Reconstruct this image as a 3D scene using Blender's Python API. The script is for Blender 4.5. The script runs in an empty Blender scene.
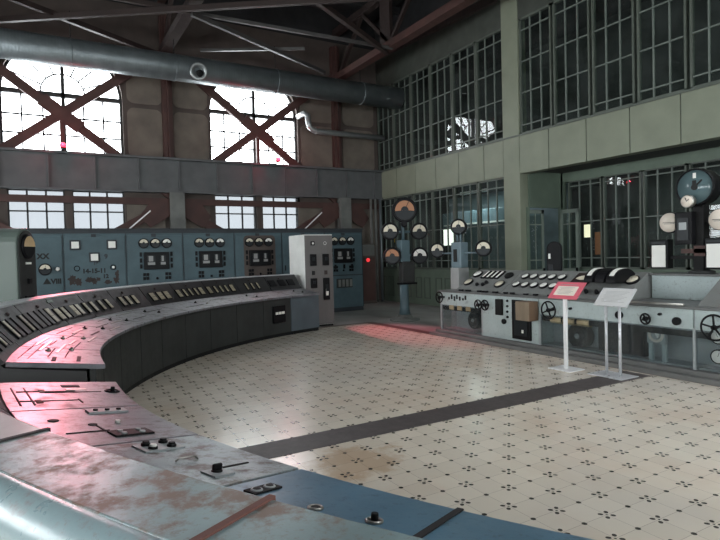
import bpy, math, random
from math import sin, cos, pi, radians as R_, sqrt, atan2
from mathutils import Matrix, Vector
random.seed(7)
sc = bpy.context.scene
COL = sc.collection

# ------------------------------------------------------------------ mesh builder
def DR(a, r=6.6):
    a = a % 360
    return -.085*math.exp(-((a-179.5)/8.5)**2) * max(0, min(1, (7.4-r)/.8))
class MB:
    def __init__(s, M=None):
        s.v = []; s.f = []; s.sm = []; s.M = M or Matrix.Identity(4)
    def add(s, vs, fs, smooth=False):
        o = len(s.v)
        s.v += [s.M @ Vector(p) for p in vs]
        s.f += [[i + o for i in f] for f in fs]
        s.sm += [smooth] * len(fs)
        return s
    def box(s, x0, x1, y0, y1, z0, z1):
        vs = [(x, y, z) for z in (z0, z1) for y in (y0, y1) for x in (x0, x1)]
        return s.add(vs, [(0, 2, 3, 1), (4, 5, 7, 6), (0, 1, 5, 4), (2, 6, 7, 3), (0, 4, 6, 2), (1, 3, 7, 5)])
    def cbox(s, c, d):
        return s.box(c[0]-d[0]/2, c[0]+d[0]/2, c[1]-d[1]/2, c[1]+d[1]/2, c[2]-d[2]/2, c[2]+d[2]/2)
    def bar(s, p0, p1, w, h, up=(0, 0, 1)):
        """rectangular bar from p0 to p1; w sideways, h along up"""
        p0, p1 = Vector(p0), Vector(p1); d = (p1 - p0).normalized(); u = Vector(up)
        if abs(d.dot(u)) > .98: u = Vector((0, 1, 0))
        a = d.cross(u).normalized() * w / 2; b = a.cross(d).normalized() * h / 2
        vs = [p + i * a + j * b for p in (p0, p1) for i, j in ((-1, -1), (1, -1), (1, 1), (-1, 1))]
        return s.add(vs, [(3, 2, 1, 0), (4, 5, 6, 7), (0, 1, 5, 4), (1, 2, 6, 5), (2, 3, 7, 6), (3, 0, 4, 7)])
    def prism(s, poly, axis, a0, a1):
        """poly: 2-D outline; axis 0/1/2 is the extrusion axis"""
        n = len(poly)
        def P(p, a):
            q = list(p); q.insert(axis, a); return q
        vs = [P(p, a0) for p in poly] + [P(p, a1) for p in poly]
        fs = [list(range(n))[::-1], [n + i for i in range(n)]] + [(i, (i+1) % n, n+(i+1) % n, n+i) for i in range(n)]
        return s.add(vs, fs)
    def lathe(s, prof, n=24, smooth=True, M=None):
        """around local z; prof = [(r, z)]"""
        M = M or Matrix.Identity(4); vs = []; fs = []; k = len(prof)
        for i in range(n):
            a = 2*pi*i/n
            vs += [M @ Vector((r*cos(a), r*sin(a), z)) for r, z in prof]
        for i in range(n):
            j = (i+1) % n
            for q in range(k-1):
                fs.append((i*k+q, j*k+q, j*k+q+1, i*k+q+1))
        fs.append([i*k for i in range(n)][::-1]); fs.append([i*k+k-1 for i in range(n)])
        s.add(vs, fs[:-2], smooth); o = len(s.v) - len(vs)
        s.f += [[x + o for x in f] for f in fs[-2:]]; s.sm += [False, False]
        return s
    def cyl(s, p0, p1, r, n=14, r1=None):
        p0, p1 = Vector(p0), Vector(p1); d = p1 - p0
        q = d.to_track_quat('Z', 'Y').to_matrix().to_4x4(); q.translation = p0
        return s.lathe([(r, 0), (r if r1 is None else r1, d.length)], n, True, q)
    def tube(s, pts, r, n=10, closed=False):
        pts = [Vector(p) for p in pts]; k = len(pts); vs = []; fs = []; prev = None
        for i, p in enumerate(pts):
            a = pts[(i-1) % k] if (closed or i) else p; b = pts[(i+1) % k] if (closed or i < k-1) else p
            d = (b - a).normalized()
            u = prev if prev is not None else (Vector((0, 0, 1)) if abs(d.z) < .9 else Vector((1, 0, 0)))
            x = (u - d * u.dot(d)).normalized(); y = d.cross(x); prev = x
            vs += [p + r*(cos(2*pi*j/n)*x + sin(2*pi*j/n)*y) for j in range(n)]
        for i in range(k if closed else k-1):
            o = i*n; q = ((i+1) % k)*n
            for j in range(n):
                fs.append((o+j, o+(j+1) % n, q+(j+1) % n, q+j))
        if not closed: fs += [list(range(n))[::-1], [(k-1)*n+j for j in range(n)]]
        return s.add(vs, fs, True)
    def torus(s, R, r, n=28, m=8, M=None):
        M = M or Matrix.Identity(4)
        return s.tube([M @ Vector((R*cos(2*pi*i/n), R*sin(2*pi*i/n), 0)) for i in range(n)], r, m, True)
    def sector(s, r, a0, a1, z0, z1, n=16, hole=0.0):
        out = [(r*cos(a0+(a1-a0)*i/n), r*sin(a0+(a1-a0)*i/n)) for i in range(n+1)]
        inn = [(hole*cos(a1+(a0-a1)*i/n), hole*sin(a1+(a0-a1)*i/n)) for i in range(n+1)] if hole > 0 else ([] if abs(a1-a0-pi) < .01 else [(0, 0)])
        return s.prism(out + inn, 2, z0, z1)
    def arc(s, prof, a0, a1, n, cx, cy, smooth=False):
        """closed radial profile [(R, z)] swept from angle a0 to a1 (degrees) about (cx, cy), ends capped"""
        k = len(prof); vs = []; fs = []
        for i in range(n+1):
            a = R_(a0 + (a1-a0)*i/n)
            g_ = math.degrees(a); vs += [(cx + (r+DR(g_, r))*cos(a), cy + (r+DR(g_, r))*sin(a), z) for r, z in prof]
        for i in range(n):
            for q in range(k):
                fs.append((i*k+q, i*k+(q+1) % k, (i+1)*k+(q+1) % k, (i+1)*k+q))
        fs += [list(range(k))[::-1], [n*k+q for q in range(k)]]
        return s.add(vs, fs, smooth)
    def build(s, name, mat, parent=None, world=False, bevel=0, kind=None, label=None, seg=2, autosm=True):
        vs = s.v
        if world and parent is not None:
            r = parent
            while r.parent: r = r.parent
            inv = r.matrix_basis.inverted(); vs = [inv @ v for v in vs]
        me = bpy.data.meshes.new(name)
        me.from_pydata([tuple(v) for v in vs], [], s.f)
        me.polygons.foreach_set('use_smooth', s.sm)
        import bmesh
        bm = bmesh.new(); bm.from_mesh(me); bmesh.ops.recalc_face_normals(bm, faces=bm.faces); bm.to_mesh(me); bm.free()
        me.materials.append(mat)
        o = bpy.data.objects.new(name, me); COL.objects.link(o)
        if parent is not None: o.parent = parent
        if bevel:
            m = o.modifiers.new('bevel', 'BEVEL'); m.width = bevel; m.segments = seg; m.limit_method = 'ANGLE'; m.angle_limit = R_(40)
        if kind: o['kind'] = kind
        if label: o['label'] = label
        return o

def tag(o, label=None, cat=None, group=None, kind=None):
    if label: o['label'] = label
    if cat: o['category'] = cat
    if group: o['group'] = group
    if kind: o['kind'] = kind
    return o
def thing(name, label, cat, loc=(0, 0, 0), rotz=0.0, group=None):
    o = bpy.data.objects.new(name, None); COL.objects.link(o); o.empty_display_size = .1
    o.matrix_basis = Matrix.Translation(loc) @ Matrix.Rotation(rotz, 4, 'Z')
    return tag(o, label, cat, group)
def kids(o): return [c for c in bpy.data.objects if c.parent == o]
def copy_tree(o, parent=None):
    c = o.copy(); COL.objects.link(c)
    if parent is not None: c.parent = parent
    for ch in kids(o): copy_tree(ch, c)
    return c
def frame(o, zaxis, up=(0, 0, 1)):
    """matrix whose local z is zaxis and whose local y is as near up as possible"""
    z = Vector(zaxis).normalized(); u = Vector(up)
    x = u.cross(z).normalized(); y = z.cross(x)
    M = Matrix((x, y, z)).transposed().to_4x4(); M.translation = Vector(o); return M
def text_mesh(body, size, M, depth=.002):
    cu = bpy.data.curves.new('lettering', 'FONT'); cu.body = body; cu.size = size; cu.align_x = 'CENTER'; cu.align_y = 'CENTER'; cu.extrude = depth; cu.offset = size*.05
    ob = bpy.data.objects.new('lettering', cu); COL.objects.link(ob)
    dg = bpy.context.evaluated_depsgraph_get(); me = bpy.data.meshes.new_from_object(ob.evaluated_get(dg))
    mb = MB(M); mb.add([tuple(v.co) for v in me.vertices], [list(p.vertices) for p in me.polygons])
    bpy.data.objects.remove(ob); bpy.data.curves.remove(cu); bpy.data.meshes.remove(me)
    return mb

# ------------------------------------------------------------------ materials
def nodes(name):
    m = bpy.data.materials.new(name); m.use_nodes = True; nt = m.node_tree; nt.nodes.clear()
    out = nt.nodes.new('ShaderNodeOutputMaterial'); b = nt.nodes.new('ShaderNodeBsdfPrincipled')
    nt.links.new(b.outputs[0], out.inputs[0]); return m, nt, b, out
def N(nt, t, **kw):
    n = nt.nodes.new(t)
    for k, v in kw.items():
        if k.startswith('i_'): n.inputs[int(k[2:])].default_value = v
        else: setattr(n, k, v)
    return n
def mix(nt, fac, a, b):
    n = nt.nodes.new('ShaderNodeMix'); n.data_type = 'RGBA'
    for sock, v in ((n.inputs[0], fac), (n.inputs[6], a), (n.inputs[7], b)):
        if hasattr(v, 'links'): nt.links.new(v, sock)
        elif isinstance(v, (int, float)): sock.default_value = v
        else: sock.default_value = (*v, 1) if len(v) == 3 else v
    return n.outputs[2]
def math_(nt, op, a, b=None, c=None):
    n = nt.nodes.new('ShaderNodeMath'); n.operation = op
    for i, v in enumerate((a, b, c)):
        if v is None: continue
        if hasattr(v, 'links'): nt.links.new(v, n.inputs[i])
        else: n.inputs[i].default_value = v
    return n.outputs[0]
def noise(nt, vec, scale, detail=4, rough=.55):
    n = nt.nodes.new('ShaderNodeTexNoise'); n.inputs['Scale'].default_value = scale; n.inputs['Detail'].default_value = detail; n.inputs['Roughness'].default_value = rough
    nt.links.new(vec, n.inputs['Vector']); return n.outputs['Fac']
def ramp(nt, fac, lo, hi):
    n = nt.nodes.new('ShaderNodeMapRange'); n.inputs[1].default_value = lo; n.inputs[2].default_value = hi; n.clamp = True
    nt.links.new(fac, n.inputs[0]); return n.outputs[0]
def paint(name, col, rough=.5, var=.18, rust=0.0, rustcol=(.13, .05, .03), scale=3.0, metal=0.0, spec=.5, bump=.15, rscale=4.0, streak=False):
    """aged paint: mottled base colour, optional rust patches with their own outline"""
    m, nt, b, out = nodes(name)
    geo = N(nt, 'ShaderNodeNewGeometry'); pos = geo.outputs['Position']
    if streak:
        mp = N(nt, 'ShaderNodeMapping'); mp.inputs['Scale'].default_value = (1, 1, .2); nt.links.new(pos, mp.inputs[0]); pos2 = mp.outputs[0]
    else: pos2 = pos
    f = noise(nt, pos2, scale, 6, .6)
    d = tuple(c*(1-var) for c in col); l = tuple(min(1, c*(1+var)) for c in col)
    c = mix(nt, ramp(nt, f, .3, .7), d, l)
    rg = math_(nt, 'ADD', math_(nt, 'MULTIPLY', noise(nt, pos, scale*4, 4), .25), rough-.12)
    if rust > 0:
        r = noise(nt, pos, rscale, 9, .74); t = .70 - .24*rust
        mask = ramp(nt, r, t, t+.13)
        fine = ramp(nt, noise(nt, pos, rscale*6, 6, .7), .56, .66)
        mask = math_(nt, 'MAXIMUM', math_(nt, 'MULTIPLY', mask, .8), math_(nt, 'MULTIPLY', fine, .45*min(1, rust*1.4)))
        c = mix(nt, mask, c, rustcol)
        rg = math_(nt, 'ADD', rg, math_(nt, 'MULTIPLY', mask, .25))
    nt.links.new(c, b.inputs['Base Color']); nt.links.new(rg, b.inputs['Roughness'])
    b.inputs['Metallic'].default_value = metal; b.inputs['Specular IOR Level'].default_value = spec
    if bump:
        bp = N(nt, 'ShaderNodeBump'); bp.inputs['Strength'].default_value = bump; bp.inputs['Distance'].default_value = .004
        nt.links.new(noise(nt, pos, 40, 3), bp.inputs['Height']); nt.links.new(bp.outputs[0], b.inputs['Normal'])
    return m
def plain(name, col, rough=.5, metal=0.0, emit=None, es=1.0):
    m, nt, b, out = nodes(name)
    b.inputs['Base Color'].default_value = (*col, 1); b.inputs['Roughness'].default_value = rough; b.inputs['Metallic'].default_value = metal; b.inputs['Specular IOR Level'].default_value = .2 if max(col) < .12 else .4
    if emit: b.inputs['Emission Color'].default_value = (*emit, 1); b.inputs['Emission Strength'].default_value = es
    return m
def glass(name, tint=(.9, .93, .92), refl=1.0, haze=0.0, hazecol=(.6, .65, .65), rough=.02, hall_sheen=0.0):
    m, nt, b, out = nodes(name); nt.nodes.remove(b)
    t = N(nt, 'ShaderNodeBsdfTransparent'); t.inputs[0].default_value = (*tint, 1)
    g = N(nt, 'ShaderNodeBsdfGlossy'); g.inputs['Roughness'].default_value = rough
    fr = N(nt, 'ShaderNodeFresnel'); fr.inputs[0].default_value = 1.5
    ms = N(nt, 'ShaderNodeMixShader'); gb = N(nt, 'ShaderNodeNewGeometry'); f = math_(nt, 'MULTIPLY', math_(nt, 'MULTIPLY', fr.outputs[0], refl), math_(nt, 'SUBTRACT', 1.0, gb.outputs['Backfacing']))
    nt.links.new(f, ms.inputs[0]); base = t.outputs[0]
    if haze:
        d = N(nt, 'ShaderNodeBsdfTranslucent'); d.inputs[0].default_value = (*hazecol, 1)
        m2 = N(nt, 'ShaderNodeMixShader'); m2.inputs[0].default_value = haze
        nt.links.new(t.outputs[0], m2.inputs[1]); nt.links.new(d.outputs[0], m2.inputs[2]); base = m2.outputs[0]
    if hall_sheen:  # pale grey patches painted in for reflections of the lit hall
        d = N(nt, 'ShaderNodeBsdfDiffuse'); d.inputs[0].default_value = (.42, .46, .45, 1); gp = N(nt, 'ShaderNodeNewGeometry')
        m2 = N(nt, 'ShaderNodeMixShader'); nt.links.new(math_(nt, 'MULTIPLY', ramp(nt, noise(nt, gp.outputs['Position'], 1.4, 5), .3, .75), hall_sheen), m2.inputs[0])
        nt.links.new(base, m2.inputs[1]); nt.links.new(d.outputs[0], m2.inputs[2]); base = m2.outputs[0]
    nt.links.new(base, ms.inputs[1]); nt.links.new(g.outputs[0], ms.inputs[2]); nt.links.new(ms.outputs[0], out.inputs[0])
    return m

M = {}
M['teal'] = paint('teal_panel', (.060, .098, .113), .45, .14, .15, rscale=5, spec=.3)
M['teal_rust'] = paint('teal_panel_rusted', (.12, .18, .20), .5, .14, .45, (.075, .05, .05), rscale=4.2)
M['tealdark'] = paint('teal_seam', (.02, .025, .03), .6, .1)
M['black'] = paint('black_enamel', (.007, .007, .008), .45, .2, bump=.05, spec=.14)
M['blackmatt'] = paint('black_matt', (.012, .012, .012), .6, .2, bump=.05, spec=.14)
M['dial'] = plain('dial_cream', (.62, .57, .45), .45)
M['dialwhite'] = plain('dial_white', (.78, .77, .72), .45)
M['dialorange'] = plain('dial_orange', (.38, .17, .08), .45)
M['dialgrey'] = plain('dial_grey', (.014, .017, .019), .35)
M['dialteal'] = plain('dial_glass_grey', (.10, .15, .16), .12)
M['strip'] = paint('scale_strip_cream', (.31, .275, .19), .45, .35, bump=0)
M['tan'] = paint('scale_drum_tan', (.55, .40, .22), .45, .2, bump=0)
M['chartgrey'] = plain('chart_grey', (.26, .26, .25), .4)
M['ink'] = plain('ink', (.02, .02, .02), .6)
M['consoledark'] = paint('desk_front_dark', (.033, .035, .034), .55, .2, .1, spec=.2)
M['consoleblue'] = paint('desk_end_blue', (.068, .088, .102), .5, .15, .1)
M['deskend'] = paint('desk_end_dark', (.03, .03, .03), .5, .2)
M['slope'] = paint('desk_slope_dark', (.030, .030, .031), .5, .25, .15, spec=.25)
M['desktop'] = paint('desktop_lilac_grey', (.125, .13, .145), .36, .3, .8, (.085, .05, .05), rscale=12, scale=5, spec=.7)
M['desknear'] = paint('desktop_steel_blue', (.18, .228, .238), .34, .25, .9, (.09, .05, .035), rscale=11, scale=4, spec=.7)
M['deskblue'] = paint('desktop_bright_blue', (.085, .17, .24), .34, .18, .5, (.07, .05, .05), rscale=6, scale=4, spec=.7)
M['cover'] = paint('cover_plate', (.165, .222, .228), .33, .2, 1.0, (.14, .065, .035), rscale=13, scale=5, spec=.7)
M['covergrey'] = paint('cover_plate_grey', (.25, .25, .24), .4, .12, .12, (.15, .08, .06), rscale=6, spec=.6)
M['edge'] = paint('rolled_edge', (.20, .27, .285), .28, .1, .6, (.2, .12, .10), rscale=12, spec=.8)
M['rim'] = paint('desk_rim', (.34, .35, .36), .4, .15, .2, (.2, .1, .08))
M['backteal'] = paint('desk_back_teal', (.20, .29, .32), .45, .12, .15)
M['rustseam'] = paint('rusty_seam', (.11, .045, .035), .7, .3)
M['groove'] = plain('groove', (.03, .028, .028), .7)
M['brass'] = paint('dull_metal', (.35, .34, .31), .35, .2, metal=.8, bump=0)
M['doorframe'] = paint('door_green', (.17, .205, .175), .5, .12, bump=0)
M['sage'] = paint('sage_enamel', (.072, .094, .082), .5, .08, .06)
M['cabwhite'] = paint('cabinet_white', (.66, .66, .63), .5, .1, .14, (.2, .16, .13), rscale=7)
M['cabgrey'] = paint('cabinet_grey', (.115, .109, .106), .5, .15, .15, (.13, .09, .07), streak=True)
M['consolepale'] = paint('console_pale', (.39, .455, .45), .5, .12, .55, (.10, .08, .07), rscale=6)
M['consolegrey'] = paint('console_grey', (.32, .345, .35), .5, .14, .2, (.08, .07, .065))
M['slopegrey'] = paint('instrument_panel_grey', (.165, .172, .165), .5, .12, .4)
M['shelf'] = paint('console_shelf', (.10, .103, .10), .42, .3, .3, (.07, .06, .055))
M['plinth'] = paint('plinth_grey', (.15, .15, .145), .6, .2, .2, (.1, .07, .06))
M['white'] = paint('white_paint', (.80, .80, .80), .4, .03, bump=0)
M['steelpost'] = paint('post_metal', (.62, .63, .65), .3, .05, metal=.3, bump=0)
M['signred'] = paint('sign_red', (.62, .13, .17), .4, .08, bump=0)
M['signpaper'] = paint('sign_paper', (.72, .64, .55), .5, .06, bump=0)
M['signgrey'] = paint('sign_print_grey', (.56, .56, .55), .4, .03, bump=0)
M['print'] = plain('sign_print', (.30, .30, .30), .6)
M['wood'] = paint('old_wood', (.12, .075, .045), .6, .3, scale=6, streak=True)
M['woodpale'] = paint('pale_wood', (.20, .15, .10), .6, .25, scale=6, streak=True)
M['bluepost'] = paint('blue_post', (.085, .135, .155), .45, .12, .1)
M['bluepale'] = paint('pale_blue_box', (.13, .185, .21), .45, .1, .1)
M['greycab'] = paint('pale_box', (.30, .31, .305), .5, .15, .2)
M['rust'] = paint('rust_beam', (.062, .027, .022), .65, .25, bump=.1)
M['rustdark'] = paint('rust_beam_dark', (.024, .014, .012), .65, .25, bump=.1)
M['girder'] = paint('girder_grey', (.085, .09, .092), .55, .2, .15, (.05, .04, .035))
M['column'] = paint('column_grey', (.13, .135, .125), .6, .25, .2, (.06, .05, .045))
M['wallinfill'] = paint('wall_infill', (.145, .122, .10), .8, .25, scale=2)
M['walldark'] = paint('wall_dark', (.075, .058, .05), .8, .25, scale=2)
M['ledge'] = paint('ledge_green', (.205, .225, .165), .55, .10, .08, (.12, .12, .09), scale=2)
M['frame'] = paint('frame_green', (.085, .10, .082), .5, .12, bump=.05)
M['muntin'] = paint('muntin_green', (.135, .16, .14), .5, .12, bump=0)
M['headgreen'] = paint('head_green', (.05, .056, .046), .6, .25)
M['dado'] = paint('dado_green', (.125, .165, .125), .5, .12, .08)
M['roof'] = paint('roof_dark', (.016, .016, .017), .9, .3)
M['sidewall'] = paint('side_wall', (.25, .25, .24), .8, .1)
M['lightsteel'] = paint('pale_angle_steel', (.06, .058, .056), .5, .3, bump=0)
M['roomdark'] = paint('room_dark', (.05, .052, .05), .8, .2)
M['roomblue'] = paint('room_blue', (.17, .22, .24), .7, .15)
M['winframe'] = paint('window_iron', (.028, .027, .026), .6, .2, bump=0)
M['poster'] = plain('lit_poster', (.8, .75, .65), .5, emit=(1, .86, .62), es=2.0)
M['glowwhite'] = plain('white_glow_panel', (.8, .8, .78), .5, emit=(1, .95, .9), es=2.4)  # added glow for a bright patch in the left glazing
M['glintorange'] = plain('orange_glint', (.45, .16, .07), .5, emit=(1, .35, .12), es=.10)  # orange reflection in the recessed windows, put into colour and glow
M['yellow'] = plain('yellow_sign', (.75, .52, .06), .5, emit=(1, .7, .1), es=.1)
M['lamp_red'] = plain('red_lamp', (.9, .05, .05), .3, emit=(1, .012, .03), es=14)
M['lamp_small'] = plain('red_pilot', (.7, .04, .04), .3, emit=(1, .05, .06), es=1.2)
M['glass_out'] = glass('pane_clear', (.97, .98, .98), .6)
M['glass_frost'] = glass('pane_frosted', (.215, .22, .226), .5, .02)
M['glass_in'] = glass('pane_dark', (.80, .86, .83), 1.3, hall_sheen=.05)
M['plexi'] = glass('guard_sheet', (.80, .84, .85), 1.2, .05, (.55, .6, .62), .06, .08)

def duct_mat():
    m, nt, b, out = nodes('duct_galvanised')
    tc = N(nt, 'ShaderNodeNewGeometry'); sp = N(nt, 'ShaderNodeSeparateXYZ'); nt.links.new(tc.outputs['Position'], sp.inputs[0])
    w = math_(nt, 'SINE', math_(nt, 'MULTIPLY', sp.outputs[0], 95.0))
    f = noise(nt, tc.outputs['Position'], 3, 5)
    c = mix(nt, ramp(nt, f, .3, .7), (.15, .175, .185), (.22, .25, .26))
    nt.links.new(c, b.inputs['Base Color']); b.inputs['Roughness'].default_value = .42; b.inputs['Metallic'].default_value = .55
    bp = N(nt, 'ShaderNodeBump'); bp.inputs['Strength'].default_value = .16; bp.inputs['Distance'].default_value = .006
    nt.links.new(w, bp.inputs['Height']); nt.links.new(bp.outputs[0], b.inputs['Normal']); return m
M['duct'] = duct_mat()
M['pipe'] = paint('pipe_silver', (.32, .34, .34), .35, .15, metal=.6, bump=0)

def tile_mat():
    m, nt, b, out = nodes('patterned_tiles')
    g = .2015; X0, Y0 = 2.506, 2.557
    geo = N(nt, 'ShaderNodeNewGeometry'); pos = geo.outputs['Position']
    sp = N(nt, 'ShaderNodeSeparateXYZ'); nt.links.new(pos, sp.inputs[0])
    px = math_(nt, 'DIVIDE', math_(nt, 'SUBTRACT', sp.outputs[0], X0), g); py = math_(nt, 'DIVIDE', math_(nt, 'SUBTRACT', sp.outputs[1], Y0), g)
    rx = math_(nt, 'ROUND', px); ry = math_(nt, 'ROUND', py)
    dx = math_(nt, 'MULTIPLY', math_(nt, 'SUBTRACT', px, rx), g); dy = math_(nt, 'MULTIPLY', math_(nt, 'SUBTRACT', py, ry), g)
    par = math_(nt, 'FLOORED_MODULO', math_(nt, 'ADD', rx, ry), 2.0)
    odd = math_(nt, 'GREATER_THAN', par, .5)
    a = math_(nt, 'ABSOLUTE', math_(nt, 'MULTIPLY', math_(nt, 'ADD', dx, dy), .7071)); c = math_(nt, 'ABSOLUTE', math_(nt, 'MULTIPLY', math_(nt, 'SUBTRACT', dx, dy), .7071))
    hi = math_(nt, 'MAXIMUM', a, c); lo = math_(nt, 'MINIMUM', a, c)
    e = math_(nt, 'SUBTRACT', hi, .0355)
    d1 = math_(nt, 'SQRT', math_(nt, 'ADD', math_(nt, 'MULTIPLY', e, e), math_(nt, 'MULTIPLY', math_(nt, 'MULTIPLY', lo, lo), 1.5)))
    cross = math_(nt, 'LESS_THAN', d1, .0165)
    dd = math_(nt, 'SQRT', math_(nt, 'ADD', math_(nt, 'MULTIPLY', dx, dx), math_(nt, 'MULTIPLY', dy, dy)))
    cross = math_(nt, 'MAXIMUM', cross, math_(nt, 'LESS_THAN', dd, .007))
    dot = math_(nt, 'LESS_THAN', dd, .0165)
    mask = math_(nt, 'ADD', math_(nt, 'MULTIPLY', odd, dot), math_(nt, 'MULTIPLY', math_(nt, 'SUBTRACT', 1.0, odd), cross))
    line = math_(nt, 'LESS_THAN', math_(nt, 'MINIMUM', math_(nt, 'ABSOLUTE', dx), math_(nt, 'ABSOLUTE', dy)), .0016)
    # tone per tile
    fx = math_(nt, 'FLOOR', px); fy = math_(nt, 'FLOOR', py)
    cb = N(nt, 'ShaderNodeCombineXYZ'); nt.links.new(fx, cb.inputs[0]); nt.links.new(fy, cb.inputs[1])
    wn = N(nt, 'ShaderNodeTexWhiteNoise'); wn.noise_dimensions = '3D'; nt.links.new(cb.outputs[0], wn.inputs[0])
    base = mix(nt, wn.outputs[0], (.70, .625, .52), (.78, .70, .585))
    st = ramp(nt, noise(nt, pos, .9, 5, .6), .48, .68)
    base = mix(nt, math_(nt, 'MULTIPLY', st, .5), base, (.66, .50, .38))
    st2 = ramp(nt, noise(nt, pos, .35, 3, .5), .5, .62)
    base = mix(nt, math_(nt, 'MULTIPLY', st2, .35), base, (.56, .53, .49))
    vd = N(nt, 'ShaderNodeVectorMath'); vd.operation = 'DISTANCE'; nt.links.new(pos, vd.inputs[0]); vd.inputs[1].default_value = (2.1, 3.78, 0)
    st3 = ramp(nt, math_(nt, 'SUBTRACT', noise(nt, pos, 3.5, 6, .65), math_(nt, 'MULTIPLY', vd.outputs['Value'], .75)), .20, .36)
    base = mix(nt, math_(nt, 'MULTIPLY', st3, .6), base, (.45, .28, .15))
    base = mix(nt, math_(nt, 'MULTIPLY', line, .55), base, (.14, .11, .09))
    base = mix(nt, math_(nt, 'MULTIPLY', mask, .93), base, (.025, .022, .022))
    nt.links.new(base, b.inputs['Base Color'])
    rg = math_(nt, 'ADD', math_(nt, 'MULTIPLY', noise(nt, pos, 1.3, 5), .16), .14)
    nt.links.new(rg, b.inputs['Roughness']); b.inputs['Specular IOR Level'].default_value = .8
    bp = N(nt, 'ShaderNodeBump'); bp.inputs['Strength'].default_value = .07; bp.inputs['Distance'].default_value = .003
    nt.links.new(noise(nt, pos, 9, 3), bp.inputs['Height']); nt.links.new(bp.outputs[0], b.inputs['Normal'])
    return m
M['tile'] = tile_mat()
M['concrete'] = paint('concrete', (.24, .235, .22), .6, .25, scale=1.2)
M['border'] = paint('floor_border', (.085, .05, .042), .45, .25, scale=4)
M['runner'] = paint('runner_strip', (.075, .062, .060), .55, .25, scale=9)

# ------------------------------------------------------------------ setting: floor, walls, roof
UW, VW = 10.35, 16.5           # right (gallery) wall and back wall
UL, VF = -6.0, -9.0            # left wall with tall windows, wall behind
CX, CY = 6.95, 4.42            # centre of the round desk
def st(mb, name, mat, parent=None, **k):
    return mb.build(name, mat, parent, kind='structure', **k)
f1 = MB(); f1.box(UL, 6.62, VF, 11.2, -.1, 0)
st(f1, 'floor', M['tile'])
f2 = MB(); f2.box(UL, 16, 11.36, VW+1, -.1, 0); f2.box(6.86, 16, VF, 11.36, -.1, 0)
st(f2, 'floor', M['concrete'])
b1 = MB(); b1.box(UL, 6.86, 11.2, 11.36, -.1, .002); b1.box(6.62, 6.86, VF, 11.2, -.1, .002)
st(b1, 'trim_1', M['border'])
b2 = MB(); b2.box(UL, 6.55, 4.19, 4.56, -.05, .004)
st(b2, 'trim_2', M['runner'])

# back wall with arched upper windows and low windows
K = 1.012
up_w = [(-.66, 2.19), (4.56, 7.37)]
low_w = [(-.57, .71), (.88, 2.16), (4.65, 5.94), (6.12, 7.37)]
wb = MB(); V0, V1 = VW, VW+.35
ZT = 8.6
def wbox(u0, u1, z0, z1, mb=wb): mb.box(u0, u1, V0, V1, z0, z1)
wbox(UL, -.66, 0, ZT); wbox(2.19, 4.56, 0, ZT); wbox(7.37, UW+.3, 0, ZT)
for (a, b), lows in zip(up_w, (low_w[:2], low_w[2:])):
    wbox(a, b, 0, .9); wbox(a, b, 3.50, 4.42)
    wbox(a, lows[0][0], .9, 3.50); wbox(lows[0][1], lows[1][0], .9, 3.50); wbox(lows[1][1], b, .9, 3.50)
    c = (a+b)/2; r = (b-a)/2; n = 20
    arcp = [(c + r*cos(pi*i/n), 5.97 + r*sin(pi*i/n)) for i in range(n+1)]
    # spandrels either side of the arch, as thin wedges
    for i in range(n):
        p, q = arcp[i], arcp[i+1]
        wb.prism([(p[0], p[1]), (p[0], ZT), (q[0], ZT), (q[0], q[1])], 1, V0, V1)
st(wb, 'wall_back', M['walldark'])
# pale infill panels with rounded corners on the piers
def rrect(x0, x1, y0, y1, r, n=5, corners=(1, 1, 1, 1)):
    out = []
    for (cx, cy, a0), on in zip(((x1-r, y1-r, 0), (x0+r, y1-r, 90), (x0+r, y0+r, 180), (x1-r, y0+r, 270)), corners):
        if on: out += [(cx + r*cos(R_(a0+90*i/n)), cy + r*sin(R_(a0+90*i/n))) for i in range(n+1)]
        else: out.append((cx + r*sqrt(2)*cos(R_(a0+45)), cy + r*sqrt(2)*sin(R_(a0+45))))
    return out
for a, b in ((2.30, 3.22), (3.52, 4.50), (7.46, 8.68), (8.98, 10.2), (-1.9, -.75)):
    for z0, z1 in ((4.44, 5.80), (5.93, 7.3)):
        p = MB(); p.prism(rrect(a, b, z0, z1, .18), 1, VW-.03, VW)
        st(p, 'wall_panel', M['wallinfill'])
for a, b in ((2.2, 3.2), (3.75, 4.48), (7.3, 8.6), (9.15, 10.2)):
    p = MB(); p.box(a, b, VW-.03, VW, .1, 3.15); st(p, 'wall_panel', M['wallinfill'])

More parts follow.
